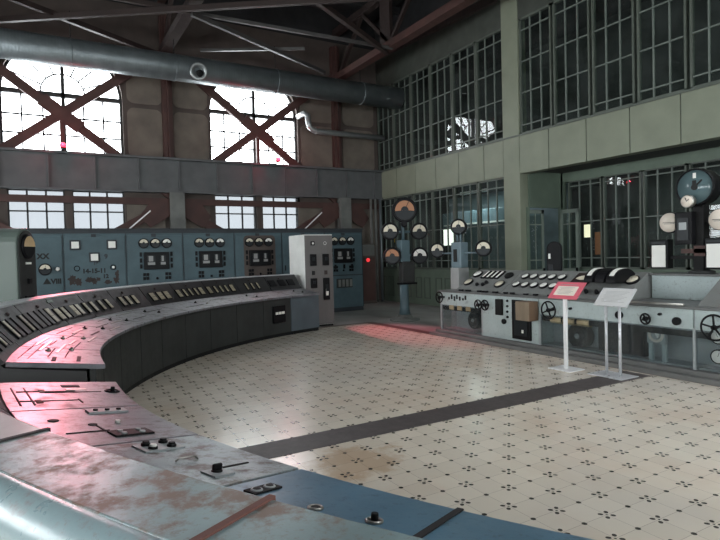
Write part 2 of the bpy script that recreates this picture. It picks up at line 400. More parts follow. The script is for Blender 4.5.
WN = [0]
def window(frame_mb, mun_mb, glass_mb, fm, mm, gm):
    WN[0] += 1
    w = st(frame_mb, 'window_%d' % WN[0], fm)
    if mun_mb: st(mun_mb, 'muntin', mm, w)
    if glass_mb: st(glass_mb, 'glass', gm, w)
    return w
for a, b in up_w:
    c = (a+b)/2; r = (b-a)/2; vz = VW+.16
    fr = MB(); fr.box(a, a+.06, vz-.05, vz+.05, 4.42, 5.97); fr.box(b-.06, b, vz-.05, vz+.05, 4.42, 5.97)
    fr.box(a, b, vz-.06, vz+.06, 5.91, 6.03); fr.box(c-.045, c+.045, vz-.06, vz+.06, 4.42, 5.97+r)
    fr.box(a, b, vz-.05, vz+.05, 4.42, 4.48)
    fr.tube([(c + (r-.03)*cos(pi*i/24), vz, 5.97 + (r-.03)*sin(pi*i/24)) for i in range(25)], .04, 6)
    mu = MB()
    for k in (1, 2):
        for x0, x1 in ((a, c), (c, b)):
            x = x0 + (x1-x0)*k/3; mu.box(x-.022, x+.022, vz-.02, vz+.02, 4.45, 5.93)
    for z in (4.93, 5.40): mu.box(a, b, vz-.02, vz+.02, z-.022, z+.022)
    for rr in (.52,):
        mu.tube([(c + rr*cos(pi*i/16), vz, 6.01 + rr*sin(pi*i/16)) for i in range(17)], .024, 6)
    for k in range(1, 8):
        t = pi*k/8; mu.tube([(c + .52*cos(t), vz, 6.01+.52*sin(t)), (c + (r-.03)*cos(t), vz, 5.97+(r-.03)*sin(t))], .022, 6)
    gl = MB(); gl.prism([(a+.02, 4.44), (b-.02, 4.44)] + [(c + (r-.02)*cos(pi*i/24), 5.97 + (r-.02)*sin(pi*i/24)) for i in range(25)], 1, vz-.003, vz+.003)
    window(fr, mu, gl, M['winframe'], M['winframe'], M['glass_out'])
for a, b in low_w:
    vz = VW+.16; fr = MB(); e = .035
    fr.box(a, a+e, vz-.04, vz+.04, .9, 3.50); fr.box(b-e, b, vz-.04, vz+.04, .9, 3.50); fr.box(a, b, vz-.04, vz+.04, .9, .95); fr.box(a, b, vz-.04, vz+.04, 3.46, 3.50)
    mu = MB()
    for k in (1, 2): x = a+(b-a)*k/3; mu.box(x-.022, x+.022, vz-.02, vz+.02, .92, 3.48)
    for z in (1.35, 1.88, 2.41, 2.94): mu.box(a, b, vz-.02, vz+.02, z-.018, z+.018)
    gl = MB(); gl.box(a+.01, b-.01, vz-.003, vz+.003, .92, 3.48)
    window(fr, mu, gl, M['winframe'], M['winframe'], M['glass_frost'])

# plate girder along the back wall, with stiffeners
g = MB(); g.box(UL, UW, 16.27, 16.33, 3.5, 4.42); g.box(UL, UW, 16.12, VW, 4.38, 4.44); g.box(UL, UW, 16.18, 16.45, 3.47, 3.52)
for i in range(-5, 10): u = .35 + 1.075*i; g.box(u-.012, u+.012, 16.2, 16.28, 3.52, 4.38)
st(g, 'beam', M['girder'])
for u in (-2.1, 3.48, 8.84):
    c = MB(); c.box(u-.17, u+.17, 16.16, 16.42, 0, 3.47); c.box(u-.2, u+.2, 16.12, 16.18, 0, 3.47)
    st(c, 'column', M['column'])
    c = MB(); c.box(u-.13-.14, u+.13-.14, 16.3, VW, 4.44, 8.4); c.box(u-.02-.14, u+.02-.14, 16.2, 16.3, 4.44, 8.4)
    st(c, 'column', M['rust'])
# rust-red wind braces, each bay an X; horizontal strut under the girder
def brace(p0, p1, w=.2, mat='rust', d=.1, name='beam', up=(0, 1, 0)):
    m = MB(); m.bar(p0, p1, w, d, up); st(m, name, M[mat])
for c in (.70, 5.98):
    for s in (1, -1):
        brace((c - 2.68*s, 16.4 - .03*s, 3.40), (c + 2.68*s, 16.4 - .03*s, 7.46), .23)
        brace((c - 2.6*s, 16.4 - .03*s, .25), (c + 2.5*s, 16.4 - .03*s, 3.1), .24)
    gp = MB(); gp.M = Matrix.Translation((c, 16.32, 5.42)) @ Matrix.Rotation(-R_(-37), 4, 'Y'); gp.box(-.55, .55, -.02, .02, -.17, .17); st(gp, 'beam', M['rust'])
    brace((c, 16.40, 4.42), (c, 16.40, 5.35), .1)
brace((UL, 16.36, 3.23), (UW, 16.36, 3.23), .1, 'rust', .18, up=(0, 0, 1))
for u, s in ((3.48, -1), (3.48, 1), (8.84, -1), (8.84, 1), (-2.1, 1)):
    gp = MB(); gp.prism([(u, 3.2), (u+s*.70, 3.2), (u+s*.98, 2.82), (u+s*.72, 2.5), (u+s*.5, 2.62), (u, 2.95)], 1, 16.30, 16.33); st(gp, 'beam', M['rust'])

# gallery wall on the right ------------------------------------------------
ZL0, ZL1 = 3.48, 4.40
wr = MB()
wr.box(UW, UW+.12, 10.48, VW, 0, 1.10)                                   # dado, left part
wh = MB(); wh.box(UW, UW+.2, VF, VW, 7.22, ZT); st(wh, 'wall_right_head', M['headgreen'])   # head above the upper windows
wr.box(11.8, 11.95, VF, 9.9, 0, 1.10)                                    # dado in the recess
wr.box(11.8, 11.95, VF, 9.9, 3.32, 3.6)
tp = MB()
for k in range(6):
    v0 = 10.55 + k*1.0
    for z0, z1 in ((.2, .85),):
        for a, b in ((v0+.12, v0+.42), (v0+.55, v0+.85)):
            tp.box(UW-.014, UW, a, a+.03, z0, z1); tp.box(UW-.014, UW, b-.03, b, z0, z1); tp.box(UW-.014, UW, a, b, z0, z0+.03); tp.box(UW-.014, UW, a, b, z1-.03, z1)
st(wr, 'wall_right', M['dado']); st(tp, 'trim_4', M['frame'])
lg = MB(); vs = [VW-.24] + [15.33, 14.29, 13.26, 12.22, 11.2, 10.48]
for a, b in zip(vs[:-1], vs[1:]): lg.box(UW-.02, UW+.25, b+.012, a-.012, ZL0, ZL1)
vs = [9.94] + [9.04-1.02*i for i in range(18)]
for a, b in zip(vs[:-1], vs[1:]): lg.box(UW-.02, UW+.25, b+.012, a-.012, ZL0, ZL1)
st(lg, 'wall_right_ledge', M['ledge'])
lg2 = MB(); lg2.box(UW, UW+.24, VF, VW-.24, ZL0+.01, ZL1-.01); lg2.box(UW-.05, UW+.3, VF, VW-.24, ZL1-.01, ZL1+.03)
st(lg2, 'trim_3', M['frame'])
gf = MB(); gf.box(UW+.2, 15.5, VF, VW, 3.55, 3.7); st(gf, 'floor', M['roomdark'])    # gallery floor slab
pc = MB(); pc.box(UW-.03, UW+.25, 9.94, 10.48, 0, 7.9); st(pc, 'column', M['ledge'], bevel=.01)
for v in (3.8, -2.4):
    pc = MB(); pc.box(UW-.1, UW+.25, v-.27, v+.27, 3.47, 7.9); st(pc, 'column', M['ledge'])
sw = MB(); sw.box(UW+.25, 11.8, 9.9, 10.0, 2.66, 3.55); sw.box(UW+.25, 10.52, 9.9, 10.0, 0, 2.66); sw.box(11.74, 11.95, 9.9, 10.0, 0, 3.55)
st(sw, 'wall_recess', M['dado'])
# rooms behind the glazing
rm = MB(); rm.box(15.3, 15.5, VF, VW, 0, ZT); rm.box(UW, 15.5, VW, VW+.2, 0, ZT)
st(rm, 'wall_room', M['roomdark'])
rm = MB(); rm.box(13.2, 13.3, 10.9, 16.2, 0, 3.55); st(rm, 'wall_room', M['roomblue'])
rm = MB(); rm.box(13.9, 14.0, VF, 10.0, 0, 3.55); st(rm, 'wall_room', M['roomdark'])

def glazed(u, v0, v1, z0, z1, rows, cols=3, gm='glass_in', t=.04):
    """a glazed bay in a plane of constant u"""
    fr = MB(); fr.box(u-.04, u+.05, v0, v0+t, z0, z1); fr.box(u-.04, u+.05, v1-t, v1, z0, z1); fr.box(u-.04, u+.05, v0, v1, z0, z0+.05); fr.box(u-.04, u+.05, v0, v1, z1-.05, z1)
    mu = MB()
    for k in range(1, cols): v = v0 + (v1-v0)*k/cols; mu.box(u-.022, u+.02, v-.013, v+.013, z0+.03, z1-.03)
    for z in rows: mu.box(u-.020, u+.02, v0+.03, v1-.03, z-.013, z+.013)
    gl = MB(); gl.box(u+.004, u+.008, v0+.03, v1-.03, z0+.03, z1-.03)
    return window(fr, mu, gl, M['frame'], M['muntin'], M[gm])
RU = (4.65, 5.43, 6.18, 6.93); RL = (1.36, 2.28, 3.23); RR = (1.37, 2.28, 3.19)
for i in range(6):
    v1 = 16.50 - i*1.005; v0 = v1 - .98
    if i == 0: v1 = 16.48
    if v0 < 10.5: v0 = 10.48
    glazed(UW+.05, v0, v1, 4.42, 7.22, RU); glazed(UW+.05, v0, v1, 1.10, 3.48, RL)
for i in range(7):
    v1 = 9.92 - i*1.025
    if v1 < 3.0: break
    glazed(UW+.05, v1-.96, v1, 4.42, 7.22, RU)
for i in range(7):
    v1 = 9.74 - i*1.02; glazed(11.85, v1-.97, v1, 1.10, 3.34, RR)
rest = MB(); rest.box(UW, UW+.1, VF, 2.6, 4.42, 7.22); rest.box(11.8, 11.9, VF, 2.5, 1.1, 3.4); st(rest, 'wall_right_blank', M['dado'])

# roof, left wall, wall behind ------------------------------------------------
SKY = (5.0, 10.0, -4.2, 0.0)  # unseen roof opening, added so daylight brightens the floor
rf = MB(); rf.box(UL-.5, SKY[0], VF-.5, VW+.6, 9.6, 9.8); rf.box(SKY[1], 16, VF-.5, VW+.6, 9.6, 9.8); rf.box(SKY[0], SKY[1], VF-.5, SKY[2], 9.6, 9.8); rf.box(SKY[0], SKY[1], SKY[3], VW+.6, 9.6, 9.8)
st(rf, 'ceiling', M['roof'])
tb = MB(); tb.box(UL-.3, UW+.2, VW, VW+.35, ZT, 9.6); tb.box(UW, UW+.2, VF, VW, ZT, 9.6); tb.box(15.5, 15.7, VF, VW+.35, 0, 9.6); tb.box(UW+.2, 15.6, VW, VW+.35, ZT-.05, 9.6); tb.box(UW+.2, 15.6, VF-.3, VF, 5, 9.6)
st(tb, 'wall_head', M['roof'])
wl = MB(); bays = []
zw0, zw1 = 1.4, 3.7
v = VF; seg = 4.25
wl.box(UL-.3, UL, VF, VW+.35, 0, zw0); wl.box(UL-.3, UL, VF, VW+.35, zw1, 9.6)
for i in range(6):
    a = VF + i*seg; wl.box(UL-.3, UL, a, a+.8, zw0, zw1); bays.append((a+.8, min(a+seg, VW)))
wl.box(UL-.3, UL, VW, VW+.35, zw0, zw1)
st(wl, 'wall_left', M['sidewall'])
for a, b in bays:
    u = UL-.15; fr = MB(); fr.box(u-.04, u+.04, a, a+.06, zw0, zw1); fr.box(u-.04, u+.04, b-.06, b, zw0, zw1); fr.box(u-.04, u+.04, a, b, zw0, zw0+.06); fr.box(u-.04, u+.04, a, b, zw1-.06, zw1)
    mu = MB()
    for k in range(1, 5): vv = a+(b-a)*k/5; mu.box(u-.02, u+.02, vv-.015, vv+.015, zw0, zw1)
    for k in range(1, 7): z = zw0+(zw1-zw0)*k/7; mu.box(u-.02, u+.02, a, b, z-.015, z+.015)
    gl = MB(); gl.box(u-.003, u+.003, a+.03, b-.03, zw0+.03, zw1-.03)
    window(fr, mu, gl, M['winframe'], M['winframe'], M['glass_out'])
wf = MB(); fw = [(-4.5, -1), (1, 4.5), (6, 9)]
wf.box(UL-.3, 16, VF-.3, VF, 0, 1.2); wf.box(UL-.3, 16, VF-.3, VF, 3.6, 9.6)
xs = [UL-.3] + [q for w in fw for q in w] + [16]
for a, b in zip(xs[::2], xs[1::2]): wf.box(a, b, VF-.3, VF, 1.2, 3.6)
st(wf, 'wall_front', M['sidewall'])
for a, b in fw:
    vv = VF-.15; fr = MB(); fr.box(a, a+.06, vv-.04, vv+.04, 1.2, 3.6); fr.box(b-.06, b, vv-.04, vv+.04, 1.2, 3.6); fr.box(a, b, vv-.04, vv+.04, 1.2, 1.26); fr.box(a, b, vv-.04, vv+.04, 3.54, 3.6)
    mu = MB()
    for k in range(1, 4): x = a+(b-a)*k/4; mu.box(x-.015, x+.015, vv-.02, vv+.02, 1.2, 3.6)
    gl = MB(); gl.box(a+.03, b-.03, vv-.003, vv+.003, 1.23, 3.57); window(fr, mu, gl, M['winframe'], M['winframe'], M['glass_out'])

# roof steel: truss chords along the hall and wind bracing between them
def chord(p0, p1, w, h, mat): m = MB(); m.bar(p0, p1, w, h, (0, 0, 1)); st(m, 'beam', M[mat])
for u in (-2.1, 3.3, 8.8):
    chord((u, 16.6, 7.42), (u, -8.9, 7.42), .26, .2, 'rust' if u > 8 else 'rustdark')
    chord((u, 16.6, 8.9), (u, -8.9, 8.9), .2, .2, 'rustdark')
    for k in range(8):
        v = 16.2-3*k; chord((u, v, 7.5), (u, v-1.5, 8.85), .1, .1, 'rustdark'); chord((u, v-1.5, 8.85), (u, v-3, 7.5), .1, .1, 'rustdark')
chord((-.8, 15.5, 7.2), (8.7, 9.05, 7.2), .10, .12, 'rustdark')
chord((-2, 13.0, 7.26), (3.3, 16.3, 7.26), .10, .12, 'rustdark')
chord((3.3, 13.15, 7.24), (7.9, 15.55, 7.24), .09, .10, 'lightsteel')
chord((3.3, 13.28, 7.32), (8.8, 13.12, 7.32), .07, .08, 'lightsteel')
chord((4.1, 15.5, 7.30), (6.6, 14.15, 7.30), .06, .07, 'lightsteel')
chord((3.3, 9.9, 7.3), (8.8, 13.4, 7.3), .12, .12, 'rustdark')
chord((-2.1, 13.2, 7.3), (3.3, 13.2, 7.3), .08, .1, 'rustdark')
for v in (15.0, 12.6, 10.2, 7.8, 5.4, 3.0): chord((UL, v, 9.35), (UW, v, 9.35), .14, .2, 'roof')
chord((-2.1, 10.0, 7.6), (8.8, 10.0, 7.6), .2, .2, 'rustdark')
chord((8.8, 13.4, 7.5), (8.8, 13.4, 8.9), .1, .5, 'rustdark')
chord((9.2, 16.0, 7.7), (9.9, 10.2, 7.75), .1, .2, 'rustdark')

# ------------------------------------------------------------------ duct, pipe, lamps
t = thing('ventilation_duct', 'wide grey spiral ventilation duct running under the roof along the window wall', 'duct', (-5.9, 15.1, 6.60))
d = MB(); d.cyl((-5.9, 15.1, 6.6), (UW-.02, 15.1, 6.6), .335, 36); d.build('duct_tube', M['duct'], t, True)
for u in (-1.9, .9, 3.3, 6.1, 8.9):
    d = MB(); d.torus(.338, .012, 32, 6, frame((u, 15.1, 6.6), (1, 0, 0))); d.build('clamp_ring', M['duct'], t, True)
    d = MB(); d.cyl((u, 15.1, 6.92), (u, 15.1, 7.6), .012, 8); d.build('hanger_rod', M['blackmatt'], t, True)
nz = frame((3.84, 14.86, 6.50), (-.1, -1, -.28)); d = MB(nz)
d.lathe([(.13, -.12), (.13, .1), (.225, .15), (.225, .175), (.17, .18), (.08, .05), (.08, .03)], 28)
dn = d.build('outlet_nozzle', M['pipe'], t, True, label='round silver nozzle outlet on the duct')
d = MB(nz); d.lathe([(.001, .10), (.09, .10), (.09, .115), (.001, .115)], 20, M=Matrix.Translation((.03, -.045, .045))); d.build('nozzle_opening', M['blackmatt'], dn, True)
pt = [(7.36, 16.42, 6.02), (7.44, 16.1, 6.08), (7.50, 16.02, 6.0), (7.52, 16.0, 5.75), (7.56, 16.0, 5.62), (7.68, 16.0, 5.54), (7.85, 16.0, 5.52), (10.3, 16.0, 5.50)]
t = thing('bent_pipe', 'silver elbow pipe below the duct, beside the second arched window', 'pipe', (7.5, 16.0, 5.5))
d = MB(); d.tube(pt, .088, 14); d.build('pipe_run', M['pipe'], t, True)
for p in ((7.54, 16.0, 5.67), (7.76, 16.0, 5.53)):
    d = MB(); d.torus(.092, .012, 20, 6, frame(p, (.6, 0, -.8) if p[0] < 7.6 else (1, 0, 0))); d.build('pipe_joint', M['pipe'], t, True)
d = MB(); d.cyl((8.6, 16.0, 5.58), (8.6, 16.0, 7.3), .01, 8); d.build('hanger_rod', M['blackmatt'], t, True)

def red_lamp(u, lab, aim, size, power):
    t = thing('signal_lamp', lab, 'lamp', (u, 15.78, 4.44), 0, 'red lamps on the girder')
    d = MB(); d.box(-.02, .02, 0, .45, -.01, .012); d.build('bracket', M['black'], t)
    d = MB(); d.lathe([(.05, 0), (.05, .03), (.03, .035)], 16); d.M = Matrix.Identity(4); b = d.build('lamp_base', M['black'], t)
    d = MB(); d.lathe([(.001, .035), (.05, .035), (.06, .07), (.055, .11), (.03, .135), (.001, .14)], 16); d.build('lamp_bulb', M['lamp_red'], t)
    d = MB(); d.lathe([(.075, -.05), (.075, .10), (.067, .10), (.02, -.05)], 18, M=frame((0, .09, .08), (0, -1, -.1))); d.build('reflector', M['brass'], t)
    L = bpy.data.lights.new('lamp_beam', 'SPOT'); L.energy = power; L.color = (1, .19, .27); L.spot_size = R_(size); L.spot_blend = .9; L.shadow_soft_size = .06
    L2 = bpy.data.lights.new('lamp_glow', 'POINT'); L2.energy = 22; L2.color = (1, .06, .12); L2.shadow_soft_size = .05
    o = bpy.data.objects.new('lamp_glow', L2); COL.objects.link(o); o.location = (u, 15.66, 4.56)
    o = bpy.data.objects.new('lamp_beam', L); COL.objects.link(o)
    p = Vector((u, 15.62, 4.52)); o.location = p; o.rotation_euler = (Vector(aim)-p).to_track_quat('-Z', 'Y').to_euler()
red_lamp(.68, 'small red lamp on the grey girder under the left arched window', (-.1, 5.3, .85), 17, 1400)
red_lamp(6.40, 'small red lamp on the grey girder under the second arched window', (6.4, 9.4, 0), 20, 2800)

# ------------------------------------------------------------------ switchboard cabinets along the back
VP = 13.94
def meter(parent, c, n, r, face='dial', needle=True, up=(0, 0, 1), depth=.05, style='half', name='gauge', world=True):
    Mx = frame(c, n, up)
    d = MB(Mx); d.lathe([(r*.98, -depth*.2), (r, depth*.3), (r, depth), (r*.9, depth*1.15), (r*.84, depth*.9)], 24)
    g_ = d.build(name, M['black'], parent, world)
    d = MB(Mx)
    if style == 'half':
        d.sector(r*.80, R_(8), R_(172), depth*.9, depth*.98, 16, r*.26)
        d2 = MB(Mx); d2.sector(r*.82, R_(188), R_(352), depth*.9, depth*.95, 14)
    else:
        d.lathe([(.0005, depth*.88), (r*.84, depth*.88), (r*.84, depth*.98), (.0005, depth*.98)], 24); d2 = None
    d.build('dial', M[face], g_, world)
    if d2: d2.build('dial_cover', M['dialgrey'], g_, world)
    if needle:
        d = MB(Mx); a = R_(random.uniform(60, 130)); d.bar((0, 0, depth*1.03), (r*.66*cos(a), r*.66*sin(a), depth*1.03), r*.05, .003, (0, 0, 1)); d.build('needle', M['ink'], g_, world)
    return g_
def quad_switch(parent, c, s=.055):
    for i in (-1, 1):
        for j in (-1, 1):
            d = MB(); d.cbox((c[0]+i*s*.62, c[1]-.012, c[2]+j*s*.75), (s, .03, s*1.2)); d.build('switch', M['black'], parent, True, bevel=.006)
def cab_body(name, label, u0, u1, mat, group='teal switchboard cabinets along the back'):
    t = thing(name, label, 'cabinet', ((u0+u1)/2, VP, 0), 0, group)
    d = MB(); d.box(u0+.006, u1-.006, VP+.02, VP+.7, .12, 2.24); d.build('body', mat, t, True)
    d = MB(); d.box(u0+.025, u1-.025, VP, VP+.02, .18, 2.18); d.build('front_panel', mat, t, True, bevel=.006)
    d = MB(); d.box(u0, u1, VP-.02, VP+.72, 2.24, 2.32); d.build('top_rail', M['tealdark'], t, True)
    d = MB(); d.box(u0, u1, VP+.03, VP+.7, 0, .12); d.build('plinth', M['tealdark'], t, True)
    for u in (u0, u1):
        d = MB(); d.box(u-.0055 if u == u1 else u, u if u == u1 else u+.0055, VP+.001, VP+.03, .12, 2.24); d.build('edge_strip', M['tealdark'], t, True)
    d = MB(); d.cbox(((u0+u1)/2-.03, VP-.006, 2.19), (.1, .02, .07)); d.build('latch', M['tealdark'], t, True)
    return t
def instrument_face(t, u0, tone=None):
    for k in range(3):
        meter(t, (u0+.385+k*.26, VP, 2.0), (0, -1, 0), .118, 'dial' if k < 2 else 'dialwhite')
    d = MB(); d.box(u0+.38, u0+.95, VP-.06, VP, 1.38, 1.79); rec = d.build('recorder', M['black'], t, True, bevel=.01)
    for a, b in ((.45, .63), (.74, .87)):
        d = MB(); d.box(u0+a, u0+b, VP-.066, VP-.058, 1.48, 1.71); w_ = d.build('recorder_window', M['dialgrey'], rec, True)
        d = MB(); d.box(u0+a+.01, u0+b-.01, VP-.069, VP-.064, 1.49, 1.55); d.box(u0+a+.03, u0+b-.05, VP-.069, VP-.064, 1.57, 1.70); d.build('chart', M['chartgrey'], rec, True)
    for u in (.315, 1.01):
        for z in (1.46, 1.60, 1.74):
            d = MB(); d.cbox((u0+u, VP-.012, z), (.05, .03, .10)); d.build('indicator', M['black'], t, True, bevel=.004)
    for u in (.42, .92):
        quad_switch(t, (u0+u, VP, 1.22), .06)
    d = MB(frame((u0+.67, VP, 1.17), (0, -1, 0))); d.lathe([(.03, 0), (.03, .02), (.012, .025), (.012, .05)], 14); d.build('switch_knob', M['black'], t, True)
seams = [-.77, .52, 1.81, 3.10, 4.38, 5.67, 6.94, 8.15]
# A: XX panel
t = cab_body('switchboard_cabinet', 'teal switchboard cabinet with one round gauge, behind the sage pedestal', seams[0], seams[1], M['teal'])
meter(t, (.16, VP, 1.46), (0, -1, 0), .13, 'dial'); meter(t, (.40, VP, 1.46), (0, -1, 0), .05, 'dialwhite', style='full')
text_mesh('XX', .16, frame((.13, VP-.002, 1.74), (0, -1, 0))).build('lettering', M['ink'], t, True)
text_mesh('\u25b2VIII', .15, frame((.29, VP-.002, 1.19), (0, -1, 0))).build('lettering', M['ink'], t, True)
# B: three white square indicators and rust blotches
t = cab_body('switchboard_cabinet', 'teal switchboard cabinet with three white square indicators and dark rust blotches', seams[1], seams[2], M['teal'])
for u, z in ((.76, 1.98), (1.51, 1.98), (1.14, 1.70)):
    d = MB(); d.box(u-.11, u+.11, VP-.03, VP, z-.11, z+.11); q = d.build('square_indicator', M['tealdark'], t, True, bevel=.01)
    d = MB(); d.box(u-.075, u+.075, VP-.036, VP-.028, z-.075, z+.075); d.build('indicator_face', M['dialwhite'], q, True)
for u in (.78, 1.52):
    d = MB(frame((u, VP, 1.46), (0, -1, 0))); d.torus(.055, .010, 20, 6); d.build('ring_handle', M['black'], t, True)
d = MB(frame((1.53, VP, 1.465), (0, -1, 0))); d.lathe([(.001, 0), (.03, 0), (.03, .02), (.001, .02)], 14); d.build('knob', M['dialwhite'], t, True)
text_mesh('14-15-11', .135, frame((1.13, VP-.002, 1.39), (0, -1, 0))).build('lettering', M['ink'], t, True)
text_mesh('12', .12, frame((1.36, VP-.002, 1.26), (0, -1, 0))).build('lettering', M['ink'], t, True)
text_mesh('13', .10, frame((1.16, VP-.002, 1.56), (0, -1, 0))).build('lettering', M['tealdark'], t, True)
text_mesh('9', .14, frame((1.38, VP-.002, 1.71), (0, -1, 0))).build('lettering', M['tealdark'], t, True)
rb = MB(Matrix.Translation((0, VP-.0015, 0)))
def blot(u, z, ru, rz, n=22):
    pts = []
    for i in range(n):
        a = 2*pi*i/n; k = random.uniform(.55, 1.15); pts.append((u+ru*k*cos(a), z+rz*k*sin(a)))
    rb.prism(pts, 1, -.001, .001)
for u, z, a, b in ((.68, 1.22, .10, .13), (.80, 1.16, .09, .10), (1.02, 1.20, .09, .07), (1.12, 1.15, .07, .08), (1.2, 1.2, .05, .05), (1.40, 1.12, .10, .06), (1.58, 1.16, .07, .09), (1.60, 1.30, .05, .10)): blot(u, z, a, b)
rb.build('rust_blotch', M['rustdark'], t, True, label='dark rust blotches on the lower panel')
labs = ['teal switchboard cabinet with three round gauges, right of the white square indicators',
        'teal switchboard cabinet with three round gauges, second from the white square indicators',
        'teal switchboard cabinet with dark-stained instrument surround, left of the tall white-sided cabinet']
for k in range(3):
    t = cab_body('switchboard_cabinet', labs[k], seams[2+k], seams[3+k], M['teal']); instrument_face(t, seams[2+k])
    if k == 2:
        d = MB(); d.prism(rrect(seams[4]+.24, seams[4]+1.10, 1.08, 2.17, .1), 1, VP-.003, VP); d.build('stain', M['walldark'], t, True, label='dark grimy patch around the instruments')
t = cab_body('switchboard_cabinet', 'plain teal switchboard cabinet partly hidden behind the tall white-sided cabinet', seams[5], seams[6], M['teal'])
d = MB(); d.cbox((5.75, VP-.01, 1.3), (.02, .03, .14)); d.build('handle', M['black'], t, True)
t = cab_body('switchboard_cabinet', 'teal switchboard cabinet at the right end of the row, with a lower door', seams[6], seams[7], M['teal']); instrument_face(t, 6.94-.10)
d = MB(); d.box(6.96, 8.13, VP-.012, VP+.001, 1.02, 1.05); d.build('door_seam', M['tealdark'], t, True)
d = MB(); d.box(7.28, 7.78, VP-.02, VP, .68, .94); gq = d.build('vent_panel', M['consoledark'], t, True)
for k in range(4): d = MB(); d.box(7.33+k*.12, 7.41+k*.12, VP-.026, VP-.018, .71, .91); d.build('vent_slot', M['column'], gq, True)
for u in (7.25, 7.53, 7.78): d = MB(); d.cbox((u, VP-.015, 1.28), (.05, .04, .12)); d.build('switch', M['black'], t, True)
d = MB(); d.box(seams[0]-.05, seams[7]+.02, VP-.05, VP+.8, 2.322, 2.35); s_ = d.build('switchboard_cornice', M['tealdark']); tag(s_, 'long dark cornice board lying along the tops of the teal cabinets', 'cornice')
# corner cabinet
t = thing('corner_cabinet', 'narrow brown cabinet with a red pilot light beside the teal row, in the corner', 'cabinet', (9.35, 15.9, 0))
d = MB(); d.box(9.0, 9.62, 15.6, 15.95, 0, 1.95); d.build('body', M['walldark'], t, True, bevel=.01)
d = MB(); d.box(9.06, 9.56, 15.58, 15.6, .1, 1.5); d.build('door', M['rust'], t, True)
d = MB(); d.box(9.06, 9.56, 15.58, 15.6, 1.56, 1.92); d.build('head_panel', M['column'], t, True)
d = MB(frame((9.3, 15.58, 1.42), (0, -1, 0))); d.lathe([(.001, 0), (.06, 0), (.06, .03), (.03, .05), (.001, .05)], 16); d.build('pilot_light', M['lamp_small'], t, True)
for u in (9.75, 9.93, 10.12):
    d = MB(); d.cyl((u, 16.05, 0), (u, 16.05, 3.45), .045, 12); o = d.build('riser_pipe', M['column' if u < 10 else 'duct']); tag(o, 'grey vertical riser pipe in the corner, %s' % {9.75: 'nearest the brown cabinet', 9.93: 'middle of the three', 10.12: 'nearest the glazed wall'}[u], 'pipe', 'riser pipes in the corner')
# window stay bars
for (p0, p1, lab) in (((2.15, 16.1, 2.42), (2.75, 16.1, 2.95), 'thin white stay bar slanting at the lower left window'), ((7.3, 16.1, 2.42), (7.95, 16.1, 2.98), 'thin white stay bar slanting at the lower right window')):
    d = MB(); d.bar(p0, p1, .035, .02, (0, 1, 0)); o = d.build('stay_bar', M['white']); tag(o, lab, 'bar', 'window stay bars')

# ------------------------------------------------------------------ tall grey cabinet at the end of the round desk
t = thing('relay_cabinet', 'tall pale cabinet with a white side and black switches beside the curved desk', 'cabinet', (5.515, 11.8, 0))
a0, a1, w0, w1 = 5.16, 5.87, 11.38, 12.25
d = MB(); d.box(a0, a1, w0+.02, w1, .04, 2.08); d.build('body', M['cabwhite'], t, True, bevel=.012)
d = MB(); d.box(a0+.01, a1-.01, w0, w0+.02, .05, 2.06); d.build('front_panel', M['cabgrey'], t, True, bevel=.008, label='grey front panel')
d = MB(); d.box(a0+.02, a1-.02, w0+.04, w1-.02, 0, .04); d.build('plinth', M['blackmatt'], t, True)
def relay(u, z0, z1, w=.15):
    d = MB(); d.box(u-w/2, u+w/2, w0-.05, w0, z0, z1); q = d.build('relay', M['black'], t, True, bevel=.012)
    d = MB(); d.cbox((u, w0-.055, (z0+z1)/2+.02), (w*.4, .02, (z1-z0)*.3)); d.build('relay_window', M['dialgrey'], q, True)
    return q
um, ur = 5.36, 5.67
relay(um, 1.38, 1.64); relay(ur, 1.38, 1.64); relay(um, .88, 1.10); q = relay(ur, .60, 1.10)
d = MB(); d.box(ur-.03, ur+.03, w0-.062, w0-.05, .70, .85); d.build('relay_plate', M['dialwhite'], q, True)
for u in (um, ur): 
    d = MB(); d.cbox((u, w0-.015, 1.22), (.06, .03, .09)); d.build('small_switch', M['ink' if u == um else 'rustdark'], t, True)
d = MB(); d.cbox((um, w0-.01, 1.88), (.09, .02, .09)); q = d.build('pilot_socket', M['black'], t, True); d = MB(); d.cbox((um, w0-.022, 1.88), (.04, .01, .04)); d.build('pilot_lens', M['dialwhite'], q, True)
d = MB(frame((ur, w0, 1.88), (0, -1, 0))); d.torus(.035, .006, 16, 6); d.build('blank_ring', M['cabwhite'], t, True)

# ------------------------------------------------------------------ the round control desk
def P(r, a, z): r = r + DR(a, r); return (CX + r*cos(R_(a)), CY + r*sin(R_(a)), z)
def dz(r): return .80 + .15*(r-6.6)            # height of the sloping desk surface
def deskM(r, a, lift=0.0):
    """frame lying on the desk: x along the arc, y outward, z normal"""
    er = Vector((cos(R_(a)), sin(R_(a)), .15)).normalized(); et = Vector((sin(R_(a)), -cos(R_(a)), 0)); n = et.cross(er)
    if n.z < 0: n = -n; 
    x = er.cross(n); Mx = Matrix((x, er, n)).transposed().to_4x4(); Mx.translation = Vector(P(r, a, dz(r)+lift)); return Mx
def slopeM(tt, a):
    """frame on the steep instrument slope, tt 0 bottom .. 1 top: x along the arc, y up the slope, z towards the operator"""
    r = 7.2+.26*tt; z = .89+.30*tt
    y = Vector((cos(R_(a))*.26, sin(R_(a))*.26, .30)).normalized(); er = Vector((cos(R_(a)), sin(R_(a)), 0)); x = Vector((-sin(R_(a)), cos(R_(a)), 0))
    n = x.cross(y)
    if n.dot(er) > 0: n = -n; x = -x
    Mx = Matrix((x, y, n)).transposed().to_4x4(); Mx.translation = Vector(P(r, a, z)); return Mx
GAP = .06
